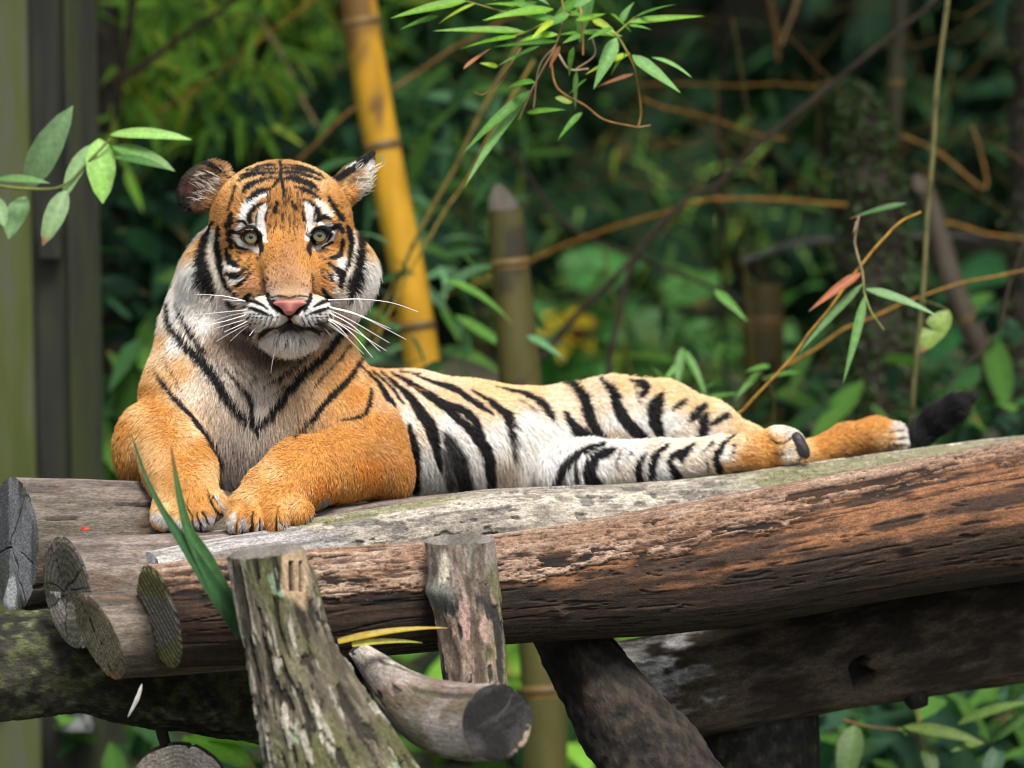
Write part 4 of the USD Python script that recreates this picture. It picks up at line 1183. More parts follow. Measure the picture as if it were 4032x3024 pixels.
def make_fur(n_target):
    rng = np.random.default_rng(11)
    m = trimesh.Trimesh(BODY_V, BODY_F, process=False)
    vn = np.asarray(m.vertex_normals)
    cen = BODY_V[BODY_F].mean(1)
    to = EYE - cen
    to /= np.linalg.norm(to, axis=1, keepdims=True)
    facing = (np.asarray(m.face_normals) * to).sum(1)
    qc = np.asarray(BODY_CAM.vertices)[BODY_F].mean(1)
    gf = group_of(qc)
    cx, cy, cd = view(cen)
    dens = np.where(facing > 0, 1.0, np.where(facing > -.35, .6, .12))
    dens *= np.where(gf == GROUPS.index('head'), 2.3, 1.0)
    dens *= np.where((gf == GROUPS.index('head')) & (cy > 215) & (np.abs(cx - 288) < 50) & (cy < 325), 1.6, 1.0)
    dens *= np.where((cy > 530) | ((cx > 420) & (cy > 492)), .1, 1.0)
    area = m.area_faces * dens
    fi = rng.choice(len(area), n_target, p=area / area.sum())
    r = rng.random((n_target, 2))
    r[r.sum(1) > 1] = 1 - r[r.sum(1) > 1]
    b = np.column_stack([1 - r.sum(1), r])
    tri = BODY_F[fi]
    root = (BODY_V[tri] * b[..., None]).sum(1)
    nrm = (vn[tri] * b[..., None]).sum(1)
    nrm /= np.linalg.norm(nrm, axis=1, keepdims=True)
    qcam = (np.asarray(BODY_CAM.vertices)[tri] * b[..., None]).sum(1)
    g = group_of(qcam)
    x, y, _ = view(root)
    keep = np.ones(n_target, bool)
    for ex, ey, ed in EYES:
        keep &= ((x - ex) / 10.0) ** 2 + ((y - ey - .5) / 7.2) ** 2 > 1
    keep &= ~((np.abs(x - 290) < 17 - .8 * np.maximum(y - 304, 0)) & (y > 299) & (y < 315))
    root, nrm, g, x, y, qcam = root[keep], nrm[keep], g[keep], x[keep], y[keep], qcam[keep]
    n = len(root)
    dirv, ln = np.zeros((n, 3)), np.zeros(n)
    for i, name in enumerate(GROUPS):
        k = np.nonzero(g == i)[0]
        if not len(k):
            continue
        dd = idw(x[k], y[k], GUIDES[name])
        dd /= np.linalg.norm(dd, axis=1, keepdims=True) + 1e-9
        dirv[k] = dd[:, :1] * CX - dd[:, 1:2] * CY + .25 * CZ
        ln[k] = idw(x[k], y[k], LEN[name], 2.0)[:, 0] * (.75 if name == 'torso' else .9)
    hd, el, er = (g == GROUPS.index(k) for k in ('head', 'earl', 'earr'))
    tuft = (el & (x > 196) & (y > 172) & (y < 203) & (rng.random(n) < .13)) | (er & (x > 354) & (y > 168) & (rng.random(n) < .25))
    ln[tuft] = .019
    dirv[tuft & el] = -CX * .8 + CY * .45
    dirv[tuft & er] = CX * .5 + CY * .3
    clump = meshkit.fbm(root * 55, 2, 21) - .5
    clump2 = meshkit.fbm(root * 55, 2, 31) - .5
    dirv += CX * clump[:, None] * .55 + CY * clump2[:, None] * .55 + rng.normal(0, .16, (n, 3))
    dirv -= nrm * (dirv * nrm).sum(1, keepdims=True)
    dirv /= np.linalg.norm(dirv, axis=1, keepdims=True) + 1e-9
    ln = ln * rng.uniform(.65, 1.2, n)
    lift = np.clip(.34 + .12 * rng.normal(0, 1, n) + .25 * tuft + .12 * (hd & (ln > .015)), .1, .9)[:, None]
    t = np.array([0, .45, 1.0])
    P = np.stack([root - nrm * .0008, root + ln[:, None] * (.45 * dirv + .45 * lift * 1.25 * nrm), root + ln[:, None] * (dirv + lift * .75 * nrm)], 1)
    grav = np.where(ln > .02, .12, 0)[:, None] * ln[:, None] * np.array([0, 0, -1.0])
    P[:, 2] += grav
    col = paint(root + (P[:, 2] - root) * np.where(hd, .32, .5)[:, None] * rng.uniform(.5, 1.2, (n, 1)), g, group_dist(qcam))     # the pattern is laid on the lying coat, not on the hair roots
    wid = np.where(ln < .007, .00085, .0010)[:, None] * np.array([1.0, .85, .25]) * rng.uniform(.75, 1.15, (n, 1))
    col[tuft & er] = (.72, .65, .55)
    col[tuft & el] = (.58, .50, .41)
    pepper = (rng.random(n) < .07) & (col[:, 0] < .72) & (col[:, 0] > .3)
    col[pepper] *= .42
    pale = (rng.random(n) < .025) & (col[:, 0] > .3)
    col[pale] = col[pale] * .65 + .24
    col = col * rng.uniform(.72, 1.2, (n, 1)) * (1 + rng.normal(0, .03, (n, 3)))
    return P, wid, np.clip(col, .004, .9)


FUR = mat('fur_look', {'a': ('attribute', {'attribute': 'furcol'}), 'p': ('principled_bsdf', {'roughness': .62, 'specular_ior_level': .25})}, [('a.color', 'p.base_color')])
SKIN = mat('hide_look', {'a': ('attribute', {'attribute': 'furcol'}), 'p': ('principled_bsdf', {'roughness': .8, 'specular_ior_level': .15})}, [('a.color', 'p.base_color')])
tiger = thing('tiger', 'orange black-striped tiger lying on the log platform with its head raised', 'tiger')
_vc, _gv = coat(BODY_V, np.asarray(BODY_CAM.vertices))
_vx, _vy, _ = view(BODY_V)
for ex, ey, ed in EYES:
    _k = ((_vx - ex) / 11) ** 2 + ((_vy - ey) / 8.5) ** 2 < 1
    _vc[_k] = (.012, .011, .01)
obj('body', (BODY_V, BODY_F), SKIN, tiger, smooth=True, attrs={'furcol': np.clip(_vc * .85, .004, .9)})
_P, _w, _c = make_fur(N_FUR)
tag(curves('fur', _P, _w, FUR, tiger, _c), kind='stuff')

# eyes
EYE_M = mat('eye_look', {'a': ('attribute', {'attribute': 'furcol'}), 'p': ('principled_bsdf', {'roughness': .25, 'coat_weight': 1.0, 'coat_roughness': .02})}, [('a.color', 'p.base_color')])
for ex, ey, ed in EYES:
    s = trimesh.creation.uv_sphere(1.0, count=[48, 64])
    v = np.asarray(s.vertices)
    c0 = W(ex, ey + .3, ed + .004)
    look = EYE - c0
    look = look / np.linalg.norm(look)
    ct = v @ look
    ang = np.degrees(np.arccos(np.clip(ct, -1, 1)))
    up = v @ np.array([0, 0, 1.0])
    n = meshkit.fbm(v * 9, 3, 4) - .5
    iris = np.array([.21, .215, .13]) * (1 + .5 * n[:, None]) + np.clip(.06 - up, 0, .5)[:, None] * np.array([.26, .17, .03])
    c = np.where((ang < 15)[:, None], [.003, .003, .003], iris)
    e = np.clip((ang - 41) / 6, 0, 1)[:, None]
    c = c * (1 - e) + e * np.array([.012, .010, .008])
    bulge = 1 + .05 * np.clip(1 - ang / 36, 0, 1)
    obj('eye', (c0 + v * (.0148 * bulge)[:, None], s.faces), EYE_M, tiger, smooth=True, attrs={'furcol': c})
# nose leather
PINK = mat('nose_look', {'p': ('principled_bsdf', {'base_color': (.44, .16, .13), 'roughness': .42, 'subsurface_weight': .15}), 'n': ('noise_texture', {'scale': 420, 'detail': 2}), 'b': ('bump', {'strength': .25, 'distance': .001})}, [('n.fac', 'b.height'), ('b.normal', 'p.normal')])


def tri_nose():
    """Nose leather: winged T with nostril notches, bulged towards the viewer."""
    rows, out = 15, []
    us = np.linspace(-1, 1, 25)
    for i in range(rows):
        t = i / (rows - 1)
        half = np.interp(t, [0, .1, .24, .42, .6, .85, 1], [13.5, 17.5, 15.5, 10, 7, 5, 2])
        yy = np.interp(t, [0, 1], [299.0, 315.2])
        for u in us:
            droop = 3.4 * abs(u) ** 2 * (1 - t) - 1.6 * abs(u) ** .7 * (1 - t) ** 2
            dd = 7.797 + .012 * u * u + .010 * (t - .35) ** 2 + .006 * (t > .8) - (.0 if t > .15 else .0) + .012 * max(0, .15 - t) / .15
            out.append((290 - 1.0 * t + half * u, yy + droop, dd))
    v = WP(out)
    f = []
    k = len(us)
    for i in range(rows - 1):
        for j in range(k - 1):
            a = i * k + j
            f += [(a, a + k, a + k + 1), (a, a + k + 1, a + 1)]
    back = v + CZ * .02
    n = len(v)
    f = np.array(f)
    ring = list(range(k)) + [i * k + k - 1 for i in range(1, rows)] + [(rows - 1) * k + j for j in range(k - 2, -1, -1)] + [i * k for i in range(rows - 2, 0, -1)]
    side = []
    for a, b in zip(ring, ring[1:] + ring[:1]):
        side += [(a, b, b + n), (a, b + n, a + n)]
    return np.vstack([v, back]), np.vstack([f, f[:, ::-1] + n, np.array(side)])


obj('nose', tri_nose(), PINK, tiger, smooth=50)
# black pads under the near hind paw
PAD = mat('pad_look', {'p': ('principled_bsdf', {'base_color': (.025, .024, .026), 'roughness': .55}), 'n': ('noise_texture', {'scale': 300, 'detail': 3}), 'b': ('bump', {'strength': .35, 'distance': .001})}, [('n.fac', 'b.height'), ('b.normal', 'p.normal')])
for px, py, d, rx, ry, rz, ro in ((801, 445.5, 8.18, 6.2, 14.5, 10, -.48),):
    s = trimesh.creation.icosphere(4)
    v = np.asarray(s.vertices)
    v = np.sign(v) * np.abs(v) ** .8 * (1 + .12 * (fbm(v, 3, 3, 3) - .5)[:, None])
    sc = d / FPX
    u, w = v[:, :1] * rx * math.cos(ro) - v[:, 1:2] * ry * math.sin(ro) * -1, -v[:, :1] * rx * math.sin(ro) + v[:, 1:2] * ry * math.cos(ro)
    obj('paw_pad', (W(px, py, d) + (u * CX + w * CY + v[:, 2:3] * rz * CZ) * sc, s.faces), PAD, tiger, smooth=True)
# whiskers
WHISK = mat('whisker_look', {'p': ('principled_bsdf', {'base_color': (.85, .83, .8), 'roughness': .4})})
WLIST = [((930, 1135), (800, 1105), (620, 1092)), ((940, 1138), (860, 1132), (790, 1128)), ((945, 1195), (790, 1210), (600, 1228)), ((960, 1222), (800, 1270), (640, 1305)), ((950, 1212), (830, 1235), (690, 1285)),
         ((985, 1245), (830, 1290), (715, 1325)), ((990, 1250), (900, 1295), (800, 1340)), ((1010, 1260), (870, 1330), (750, 1400)), ((1015, 1268), (930, 1320), (840, 1400)), ((1040, 1285), (1000, 1320), (965, 1365)), ((1070, 1300), (1020, 1340), (985, 1380)),
         ((1480, 1130), (1700, 1125), (1900, 1150), (2070, 1208)), ((1490, 1175), (1650, 1215), (1890, 1318)), ((1490, 1180), (1700, 1240), (1990, 1388)), ((1480, 1190), (1650, 1275), (1880, 1410)), ((1460, 1240), (1620, 1335), (1770, 1505)), ((1450, 1230), (1650, 1330), (1860, 1462)),
         ((1440, 1250), (1570, 1345), (1715, 1485)), ((1480, 1210), (1640, 1300), (1820, 1465)), ((1430, 1260), (1540, 1330), (1600, 1375)), ((1400, 1280), (1460, 1320), (1500, 1370)), ((1460, 1250), (1540, 1300), (1610, 1370)), ((1130, 1470), (1115, 1540), (1105, 1610))]
for i, wl in enumerate(WLIST):
    p = np.array(fA(wl))
    L = len(p)
    left = p[0, 0] < 289
    d0 = 7.835 if L and p[0, 1] < 340 else 7.86
    dz = np.linspace(d0, d0 + (.02 if i % 3 else -.03) + .02, L)
    q = spline(WP(np.column_stack([p, dz])), 10)
    curves('whisker', q[None], np.linspace(.0017, .0006, 10)[None], WHISK, tiger)
# ================================================================== plants
def leaf_mat(name, trans=.35, rough=.45, spec=.5):
    return mat(name, {'a': ('attribute', {'attribute': 'tint'}), 'g': ('geometry', {}), 'n': ('noise_texture', {'scale': 110, 'detail': 5, 'roughness': .65}), 'r': ('map_range', {'from_min': .32, 'from_max': .68, 'to_min': .76, 'to_max': 1.18}), 'mx': ('vector_math', {'math_type': 'scale'}),
                      'p': ('principled_bsdf', {'roughness': rough, 'specular_ior_level': spec}), 't': ('translucent_bsdf', {}), 'c': ('hsv', {'saturation': 1.1, 'value': 1.35, 'hue': .49}), 'mix': ('mix_closure', {'fac': trans})},
               [('g.position', 'n.vector'), ('n.fac', 'r.value'), ('a.color', 'mx.vector1'), ('r.result', 'mx.scale'), ('mx.vector', 'p.base_color'), ('mx.vector', 'c.color'), ('c.color', 't.color'), ('p.BSDF', 'mix.closure1'), ('t.BSDF', 'mix.closure2')], surface='mix.closure')


LEAF = leaf_mat('leaf_look', rough=.5, spec=.35)
FAR_LEAF = leaf_mat('dull_leaf_look', rough=.75, spec=.12)
STEM = mat('stem_look', {'a': ('attribute', {'attribute': 'tint'}), 'g': ('geometry', {}), 'n': ('noise_texture', {'scale': 45, 'detail': 4}), 'r': ('map_range', {'from_min': .3, 'from_max': .7, 'to_min': .7, 'to_max': 1.25}), 'mx': ('vector_math', {'math_type': 'scale'}), 'p': ('principled_bsdf', {'roughness': .75, 'specular_ior_level': .2})},
           [('g.position', 'n.vector'), ('n.fac', 'r.value'), ('a.color', 'mx.vector1'), ('r.result', 'mx.scale'), ('mx.vector', 'p.base_color')])
PROFILE = {'bamboo': ([0, .06, .22, .5, .8, 1], [.12, .55, 1, .82, .38, .01]), 'oval': ([0, .1, .3, .55, .82, 1], [.10, .62, 1, .98, .6, .02]), 'blade': ([0, .2, .5, .75, .92, 1], [.75, 1, .85, .55, .25, .01]), 'heart': ([0, .07, .22, .5, .8, 1], [.25, .8, 1, .86, .45, .02])}


def leaf_shape(base, tip, width, normal, kind='bamboo', bend=.08, fold=.25, twist=0.0, n=9):
    """One blade between world points: folded along the midrib, arched along its length, 3 mm thick nowhere, double sided."""
    base, tip, normal = (np.asarray(x, float) for x in (base, tip, normal))
    ax = tip - base
    L = np.linalg.norm(ax)
    ax = ax / L
    side = np.cross(ax, normal)
    side /= np.linalg.norm(side) + 1e-9
    nm = np.cross(side, ax)
    t = np.linspace(0, 1, n)
    w = np.interp(t, *PROFILE[kind]) * width * .5
    mid = base + ax * (L * t)[:, None] + nm * (bend * L * 4 * t * (1 - t))[:, None]
    a = twist * t
    sd = np.cos(a)[:, None] * side + np.sin(a)[:, None] * nm
    nn = -np.sin(a)[:, None] * side + np.cos(a)[:, None] * nm
    cols = [mid + sd * (w * k)[:, None] + nn * (w * abs(k) * fold)[:, None] for k in (-1, -.5, 0, .5, 1)]
    v = np.stack(cols, 1).reshape(-1, 3)
    f = []
    for i in range(n - 1):
        for j in range(4):
            p = i * 5 + j
            f += [(p, p + 5, p + 6), (p, p + 6, p + 1)]
    return v, np.array(f)


def leaf_tint(v, c, rng, vein=.25):
    """Colour of one leaf's vertices: paler midrib, a little variation and a yellowing tip."""
    n = len(v) // 5
    k = np.tile(np.array([0, .15, 1, .15, 0]), n)
    t = np.repeat(np.linspace(0, 1, n), 5)
    c = np.asarray(c) * rng.uniform(.8, 1.2)
    col = c * (1 + vein * k[:, None]) * (1 + .12 * (t[:, None] - .5))
    if rng.random() < .3:       # a dry brown tip
        a = np.clip((t - rng.uniform(.78, .92)) / .10, 0, 1)[:, None]
        col = col * (1 - a) + np.array([.24, .14, .05]) * a
    return col


def part_leaf(parent, base, tip, width, c, rng, kind='bamboo', roll=0.0, bend=.08, fold=.25, twist=0.0, label=None, n=9):
    """A leaf that is a part of a plant; base and tip are (px, py, depth), width in pixels."""
    b, t = WP(base), WP(tip)
    nrm = -CZ * math.cos(roll) + CY * .75 + CX * math.sin(roll)
    v, f = leaf_shape(b, t, width * base[2] / FPX, nrm, kind, bend, fold, twist, n)
    o = obj('leaf', (v, f), LEAF, parent, smooth=True, attrs={'tint': leaf_tint(v, c, rng)})
    if label:
        tag(o, label)
    return o


def stem(parent, pts, r_px, c, name='stem', n=None, sides=7, nodes=0, taper=.6, mat_=None, c2=None):
    """A thin stem through (px, py, depth) points; r_px at its base; nodes: number of ring swellings."""
    P = np.array(pts, float)
    n = n or (8 * len(P) + nodes * 6)
    c0 = spline(WP(P), n)
    t = np.linspace(0, 1, n)
    r = r_px * P[:, 2].mean() / FPX * (1 - (1 - taper) * t)
    tint = np.tile(np.asarray(c, float), (n, 1))
    if c2 is not None:
        tint = tint * (1 - t[:, None]) + np.asarray(c2) * t[:, None]
    if nodes:
        f = np.abs((t * nodes) % 1 - .5)
        zig = np.random.default_rng(int(abs(P[0, 0] * 7 + P[0, 1] * 3)) + nodes)
        kn = np.vstack([np.zeros((1, 3)), zig.normal(0, 1, (nodes, 3)), np.zeros((1, 3))]) * .0035
        c0 = c0 + np.stack([np.interp(t, np.linspace(0, 1, nodes + 2), kn[:, i]) for i in range(3)], 1)
        r = r * (1 + .35 * np.exp(-(f / .05) ** 2))
        tint = tint * (1 - .45 * np.exp(-(f / .07) ** 2))[:, None]
    v, fc = tube(c0, r, sides)
    tt = np.vstack([np.repeat(tint, sides, 0), tint[:1], tint[-1:]])
    return obj(name, (v, fc), mat_ or STEM, parent, smooth=True, attrs={'tint': tt})


def leaf_cloud(n, place, size, kinds, colours, rng, droop=.5, aspect=.16, batch=None):
    """n leaves as one mesh; place(rng, n) -> world bases; returns (mesh, tint)."""
    base = place(rng, n)
    vs, fs, ts, off = [], [], [], 0
    for i in range(n):
        yaw = rng.uniform(0, 2 * math.pi)
        el = rng.normal(-droop, .45)
        d = np.array([math.cos(yaw) * math.cos(el), math.sin(yaw) * math.cos(el), math.sin(el)])
        L = rng.uniform(*size)
        nr = np.array([rng.normal(0, .5), rng.normal(-.5, .5), 1.0])
        v, f = leaf_shape(base[i], base[i] + d * L, L * aspect * rng.uniform(.8, 1.25), nr, kinds[rng.integers(len(kinds))], rng.uniform(-.02, .14), .2, 0, 6)
        vs.append(v)
        fs.append(f + off)
        off += len(v)
        c = np.asarray(colours[rng.integers(len(colours))])
        ts.append(leaf_tint(v, c * rng.uniform(.6, 1.35), rng, .15))
    return (np.vstack(vs), np.vstack(fs)), np.vstack(ts)


def region(x0, x1, y0, y1, d0, d1, clump=None):
    """Scatters points in the part of the wood that the picture shows between these pixels and depths, in sprays."""
    def f(rng, n):
        if clump:
            k = max(1, n // clump)
            cx = np.column_stack([rng.uniform(x0, x1, k), rng.uniform(y0, y1, k), rng.uniform(d0, d1, k)])
            i = rng.integers(0, k, n)
            p = W(cx[i, 0], cx[i, 1], cx[i, 2])
            return p + rng.normal(0, 1, (n, 3)) * np.array([.10, .10, .07])
        return W(rng.uniform(x0, x1, n), rng.uniform(y0, y1, n), rng.uniform(d0, d1, n))
    return f


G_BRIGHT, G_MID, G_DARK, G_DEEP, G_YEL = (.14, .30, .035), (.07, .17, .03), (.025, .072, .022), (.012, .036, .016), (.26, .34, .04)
rng = np.random.default_rng(77)


def shrub(name, label, cat, n, place, size, kinds, cols, group=None, droop=.5, aspect=.16, stems=(), kind=None):
    t = thing(name, label, cat, group)
    if kind:
        tag(t, kind=kind)
    m, c = leaf_cloud(n, place, size, kinds, cols, rng, droop, aspect)
    tag(obj('foliage', m, FAR_LEAF, t, smooth=True, attrs={'tint': c}), kind='stuff')
    for s in stems:
        stem(t, *s)
    return t


# ---- far wood: one mass of leaves on the bank, and unseen leaf masses added to shade it
t_ = thing('undergrowth', 'dim mass of forest leaves far behind, out of focus', 'undergrowth')
tag(t_, kind='stuff')
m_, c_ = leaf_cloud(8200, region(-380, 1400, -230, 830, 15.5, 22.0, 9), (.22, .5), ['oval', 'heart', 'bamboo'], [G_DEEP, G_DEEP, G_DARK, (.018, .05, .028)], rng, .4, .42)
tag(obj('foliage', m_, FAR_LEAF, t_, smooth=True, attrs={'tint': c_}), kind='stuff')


def shade_ring_place(r, n):
    a = r.uniform(0, 2 * math.pi, n)
    x, y = 10.5 * np.cos(a), -6 + 13.5 * np.sin(a)
    k = (y < 2) | (np.abs(x) > 6)
    x, y = np.where(k, x, np.sign(x) * 9), np.where(k, y, y)
    return np.column_stack([x + r.normal(0, .7, n), y + r.normal(0, .7, n), r.uniform(0, 1, n) ** .8 * 8.0])


t_ = thing('forest_edge', 'unseen leaf ring added round the clearing to block low sky light', 'forest')  # out of view; added to keep low sky light off the log fronts
tag(t_, kind='stuff')
m_, c_ = leaf_cloud(4200, shade_ring_place, (.6, 1.2), ['oval', 'heart'], [G_DARK, G_DEEP, G_MID], rng, .4, .5)
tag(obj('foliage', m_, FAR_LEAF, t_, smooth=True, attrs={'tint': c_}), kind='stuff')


def canopy_place(r, n):
    x, y = r.uniform(-10, 10, n), r.uniform(1.3, 26, n)
    gap = (x > -.4) & (x < 3.4) & (y > 2.6) & (y < 6.4)  # opening shaped to let sun onto the large-leaved plants
    x = np.where(gap, x + 4.5, x)
    z = 3.7 + .30 * np.maximum(y - 1.4, 0) + r.uniform(0, 1.6, n)
    return np.column_stack([x, y, z])


t_ = thing('forest_canopy', 'unseen leafy crowns added to shade the wood behind the platform', 'canopy')  # out of view; added to darken the background
tag(t_, kind='stuff')
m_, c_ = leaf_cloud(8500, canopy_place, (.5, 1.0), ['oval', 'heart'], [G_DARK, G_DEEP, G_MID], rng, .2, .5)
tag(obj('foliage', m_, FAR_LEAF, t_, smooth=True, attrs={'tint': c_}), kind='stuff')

# ---- masses of nearer plants, each a plant of its own
BB = 'bamboo thickets behind the tiger'
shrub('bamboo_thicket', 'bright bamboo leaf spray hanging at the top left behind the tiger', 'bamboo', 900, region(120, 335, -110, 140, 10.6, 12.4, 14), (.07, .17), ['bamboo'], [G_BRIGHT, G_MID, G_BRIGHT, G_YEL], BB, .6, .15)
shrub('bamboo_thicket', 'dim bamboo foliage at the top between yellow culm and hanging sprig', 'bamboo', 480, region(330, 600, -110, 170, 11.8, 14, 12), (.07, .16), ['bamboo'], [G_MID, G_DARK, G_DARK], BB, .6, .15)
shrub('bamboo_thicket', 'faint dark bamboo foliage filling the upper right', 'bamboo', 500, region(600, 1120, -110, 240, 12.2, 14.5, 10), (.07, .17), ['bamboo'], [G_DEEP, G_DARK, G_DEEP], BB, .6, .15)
shrub('bamboo_thicket', 'light bamboo leaves low beside the hind leg of the tiger', 'bamboo', 190, region(640, 800, 330, 430, 10.8, 12, 9), (.06, .15), ['bamboo'], [(.10, .23, .035), G_MID, G_MID, G_DARK], BB, .4, .15)
shrub('bamboo_thicket', 'small leaf sprays around the yellow culm right of the tiger head', 'bamboo', 130, region(375, 480, 110, 370, 9.5, 11, 8), (.08, .18), ['bamboo', 'oval'], [G_MID, G_DARK, (.10, .22, .10)], BB, .5, .18)
shrub('bamboo_thicket', 'pale yellow-green bamboo leaf sprays in the haze behind the back', 'bamboo', 300, region(470, 830, 150, 400, 11.6, 13.6, 9), (.05, .14), ['bamboo'], [(.19, .34, .06), (.15, .28, .07), G_MID, G_YEL], BB, .5, .14)
SB = 'leafy shrubs in the background'
shrub('broadleaf_shrub', 'dark glossy broad-leaved shrub between steel post and tiger neck', 'shrub', 190, region(108, 190, 190, 430, 10.6, 11.6, 6), (.12, .24), ['oval'], [G_DARK, G_DEEP, (.03, .085, .04), (.02, .05, .03)], SB, .5, .3)
shrub('broadleaf_shrub', 'dark leafy shrub behind the head and above the left ear', 'shrub', 170, region(150, 390, 120, 200, 11, 12, 6), (.10, .22), ['oval'], [G_DARK, G_DEEP, (.03, .085, .04)], SB, .3, .32)
shrub('broadleaf_shrub', 'green leaves low between the post and the left foreleg', 'shrub', 60, region(128, 160, 300, 470, 10.1, 10.6, 5), (.12, .26), ['oval', 'bamboo'], [G_MID, G_DARK, G_MID], SB, .5, .26)
shrub('broadleaf_shrub', 'low dark leafy plants right of the hind paws', 'shrub', 260, region(780, 1040, 360, 460, 10.0, 11.4, 7), (.08, .18), ['oval', 'bamboo'], [G_DARK, G_DEEP, G_MID, (.03, .08, .045)], SB, .4, .3)
shrub('broadleaf_shrub', 'dim leaves under the platform in the lower left', 'shrub', 110, region(80, 280, 690, 790, 9.6, 10.6, 6), (.10, .2), ['oval', 'bamboo'], [G_DARK, G_MID, G_DEEP], SB, .4, .3)
shrub('broadleaf_shrub', 'dark green leaves below the beam in the lower right', 'shrub', 260, region(780, 1060, 660, 800, 9.3, 10.8, 7), (.12, .24), ['oval', 'bamboo'], [G_DARK, G_DEEP, (.03, .08, .045), G_MID], SB, .4, .28)
shrub('broadleaf_shrub', 'green blurred leaves seen under the front log in the middle', 'shrub', 90, region(330, 620, 620, 790, 10, 11.5, 6), (.14, .26), ['oval'], [G_MID, G_BRIGHT, G_DARK], SB, .4, .4)
# ---- large soft green leaves on the sunlit slope (blurred patches in the middle and right)
def big_leaves(label, spots, col, d, cat='taro plant'):
    t = thing('taro_plant', label, cat, 'broad-leaved taro plants')
    for (x, y, w, h, a) in spots:
        b = (x - math.cos(a) * h * .5, y + math.sin(a) * h * .5, d + rng.uniform(-.2, .2))
        e = (x + math.cos(a) * h * .5, y - math.sin(a) * h * .5, d + rng.uniform(-.3, .3))
        part_leaf(t, b, e, w, col, rng, 'heart', rng.uniform(-.5, .5), .08, .12, n=11)
        stem(t, [b, (b[0] + rng.uniform(-8, 8), b[1] + 40, d), (b[0] + rng.uniform(-12, 12), b[1] + 110, d)], 2.0, (.05, .11, .03), 'stalk')
    return t


big_leaves('pale green large-leaved plant in the middle distance behind the back', [(606, 272, 70, 80, .3), (560, 325, 75, 90, .15), (625, 330, 60, 80, -.4), (590, 375, 80, 90, .1), (640, 385, 60, 80, .6), (545, 375, 50, 60, .9)], (.10, .34, .075), 12.6)
big_leaves('dim green large-leaved plant at the right edge', [(985, 285, 70, 90, .2), (1010, 340, 80, 90, -.2), (955, 345, 50, 70, .5), (1000, 390, 70, 80, .1)], (.045, .19, .055), 12.6)
big_leaves('light green large-leaved plant between the posts on the right', [(700, 290, 50, 70, .4), (665, 335, 60, 80, .1), (780, 345, 44, 56, 1.1), (720, 345, 50, 70, -.2), (800, 300, 40, 60, .5)], (.08, .25, .05), 12.6)
big_leaves('bright green large-leaved plant under the front log', [(590, 740, 44, 80, 1.2), (575, 765, 44, 70, .8), (470, 650, 50, 60, .2), (400, 655, 40, 60, .2)], (.12, .32, .03), 11.0)
# yellow flower with a brown centre
t_ = thing('yellow_flower', 'blurred yellow flower with dark reddish centre on the slope', 'flower')
for k in range(6):
    a = k * math.pi / 3 + .3
    part_leaf(t_, (568, 334, 12.6), (568 + 34 * math.cos(a), 334 - 30 * math.sin(a), 12.5 + .1 * math.sin(k)), 26, (.62, .46, .02), rng, 'oval', 0, .1, .2)
_s = trimesh.creation.icosphere(2, 10 * 12.5 / FPX)
obj('flower_centre', (np.asarray(_s.vertices) * [1.3, .6, .8] + W(582, 334, 12.42), _s.faces), STEM, t_, smooth=True, attrs={'tint': np.tile([.10, .03, .015], (len(_s.vertices), 1))})
stem(t_, [(568, 338, 12.65), (566, 380, 12.7), (560, 440, 12.8)], 2.2, (.06, .12, .03), 'stalk')

# ---- bamboo culms
CULM = mat('culm_look', {'a': ('attribute', {'attribute': 'tint'}), 'g': ('geometry', {}), 'm': ('mapping', {'scale': (24, 24, 3)}), 'n': ('noise_texture', {'scale': 1, 'detail': 5}), 'r': ('map_range', {'from_min': .3, 'from_max': .7, 'to_min': .75, 'to_max': 1.2}), 'mx': ('vector_math', {'math_type': 'scale'}), 'p': ('principled_bsdf', {'roughness': .6, 'specular_ior_level': .3})},
           [('g.position', 'm.vector'), ('m.vector', 'n.vector'), ('n.fac', 'r.value'), ('a.color', 'mx.vector1'), ('r.result', 'mx.scale'), ('mx.vector', 'p.base_color')])


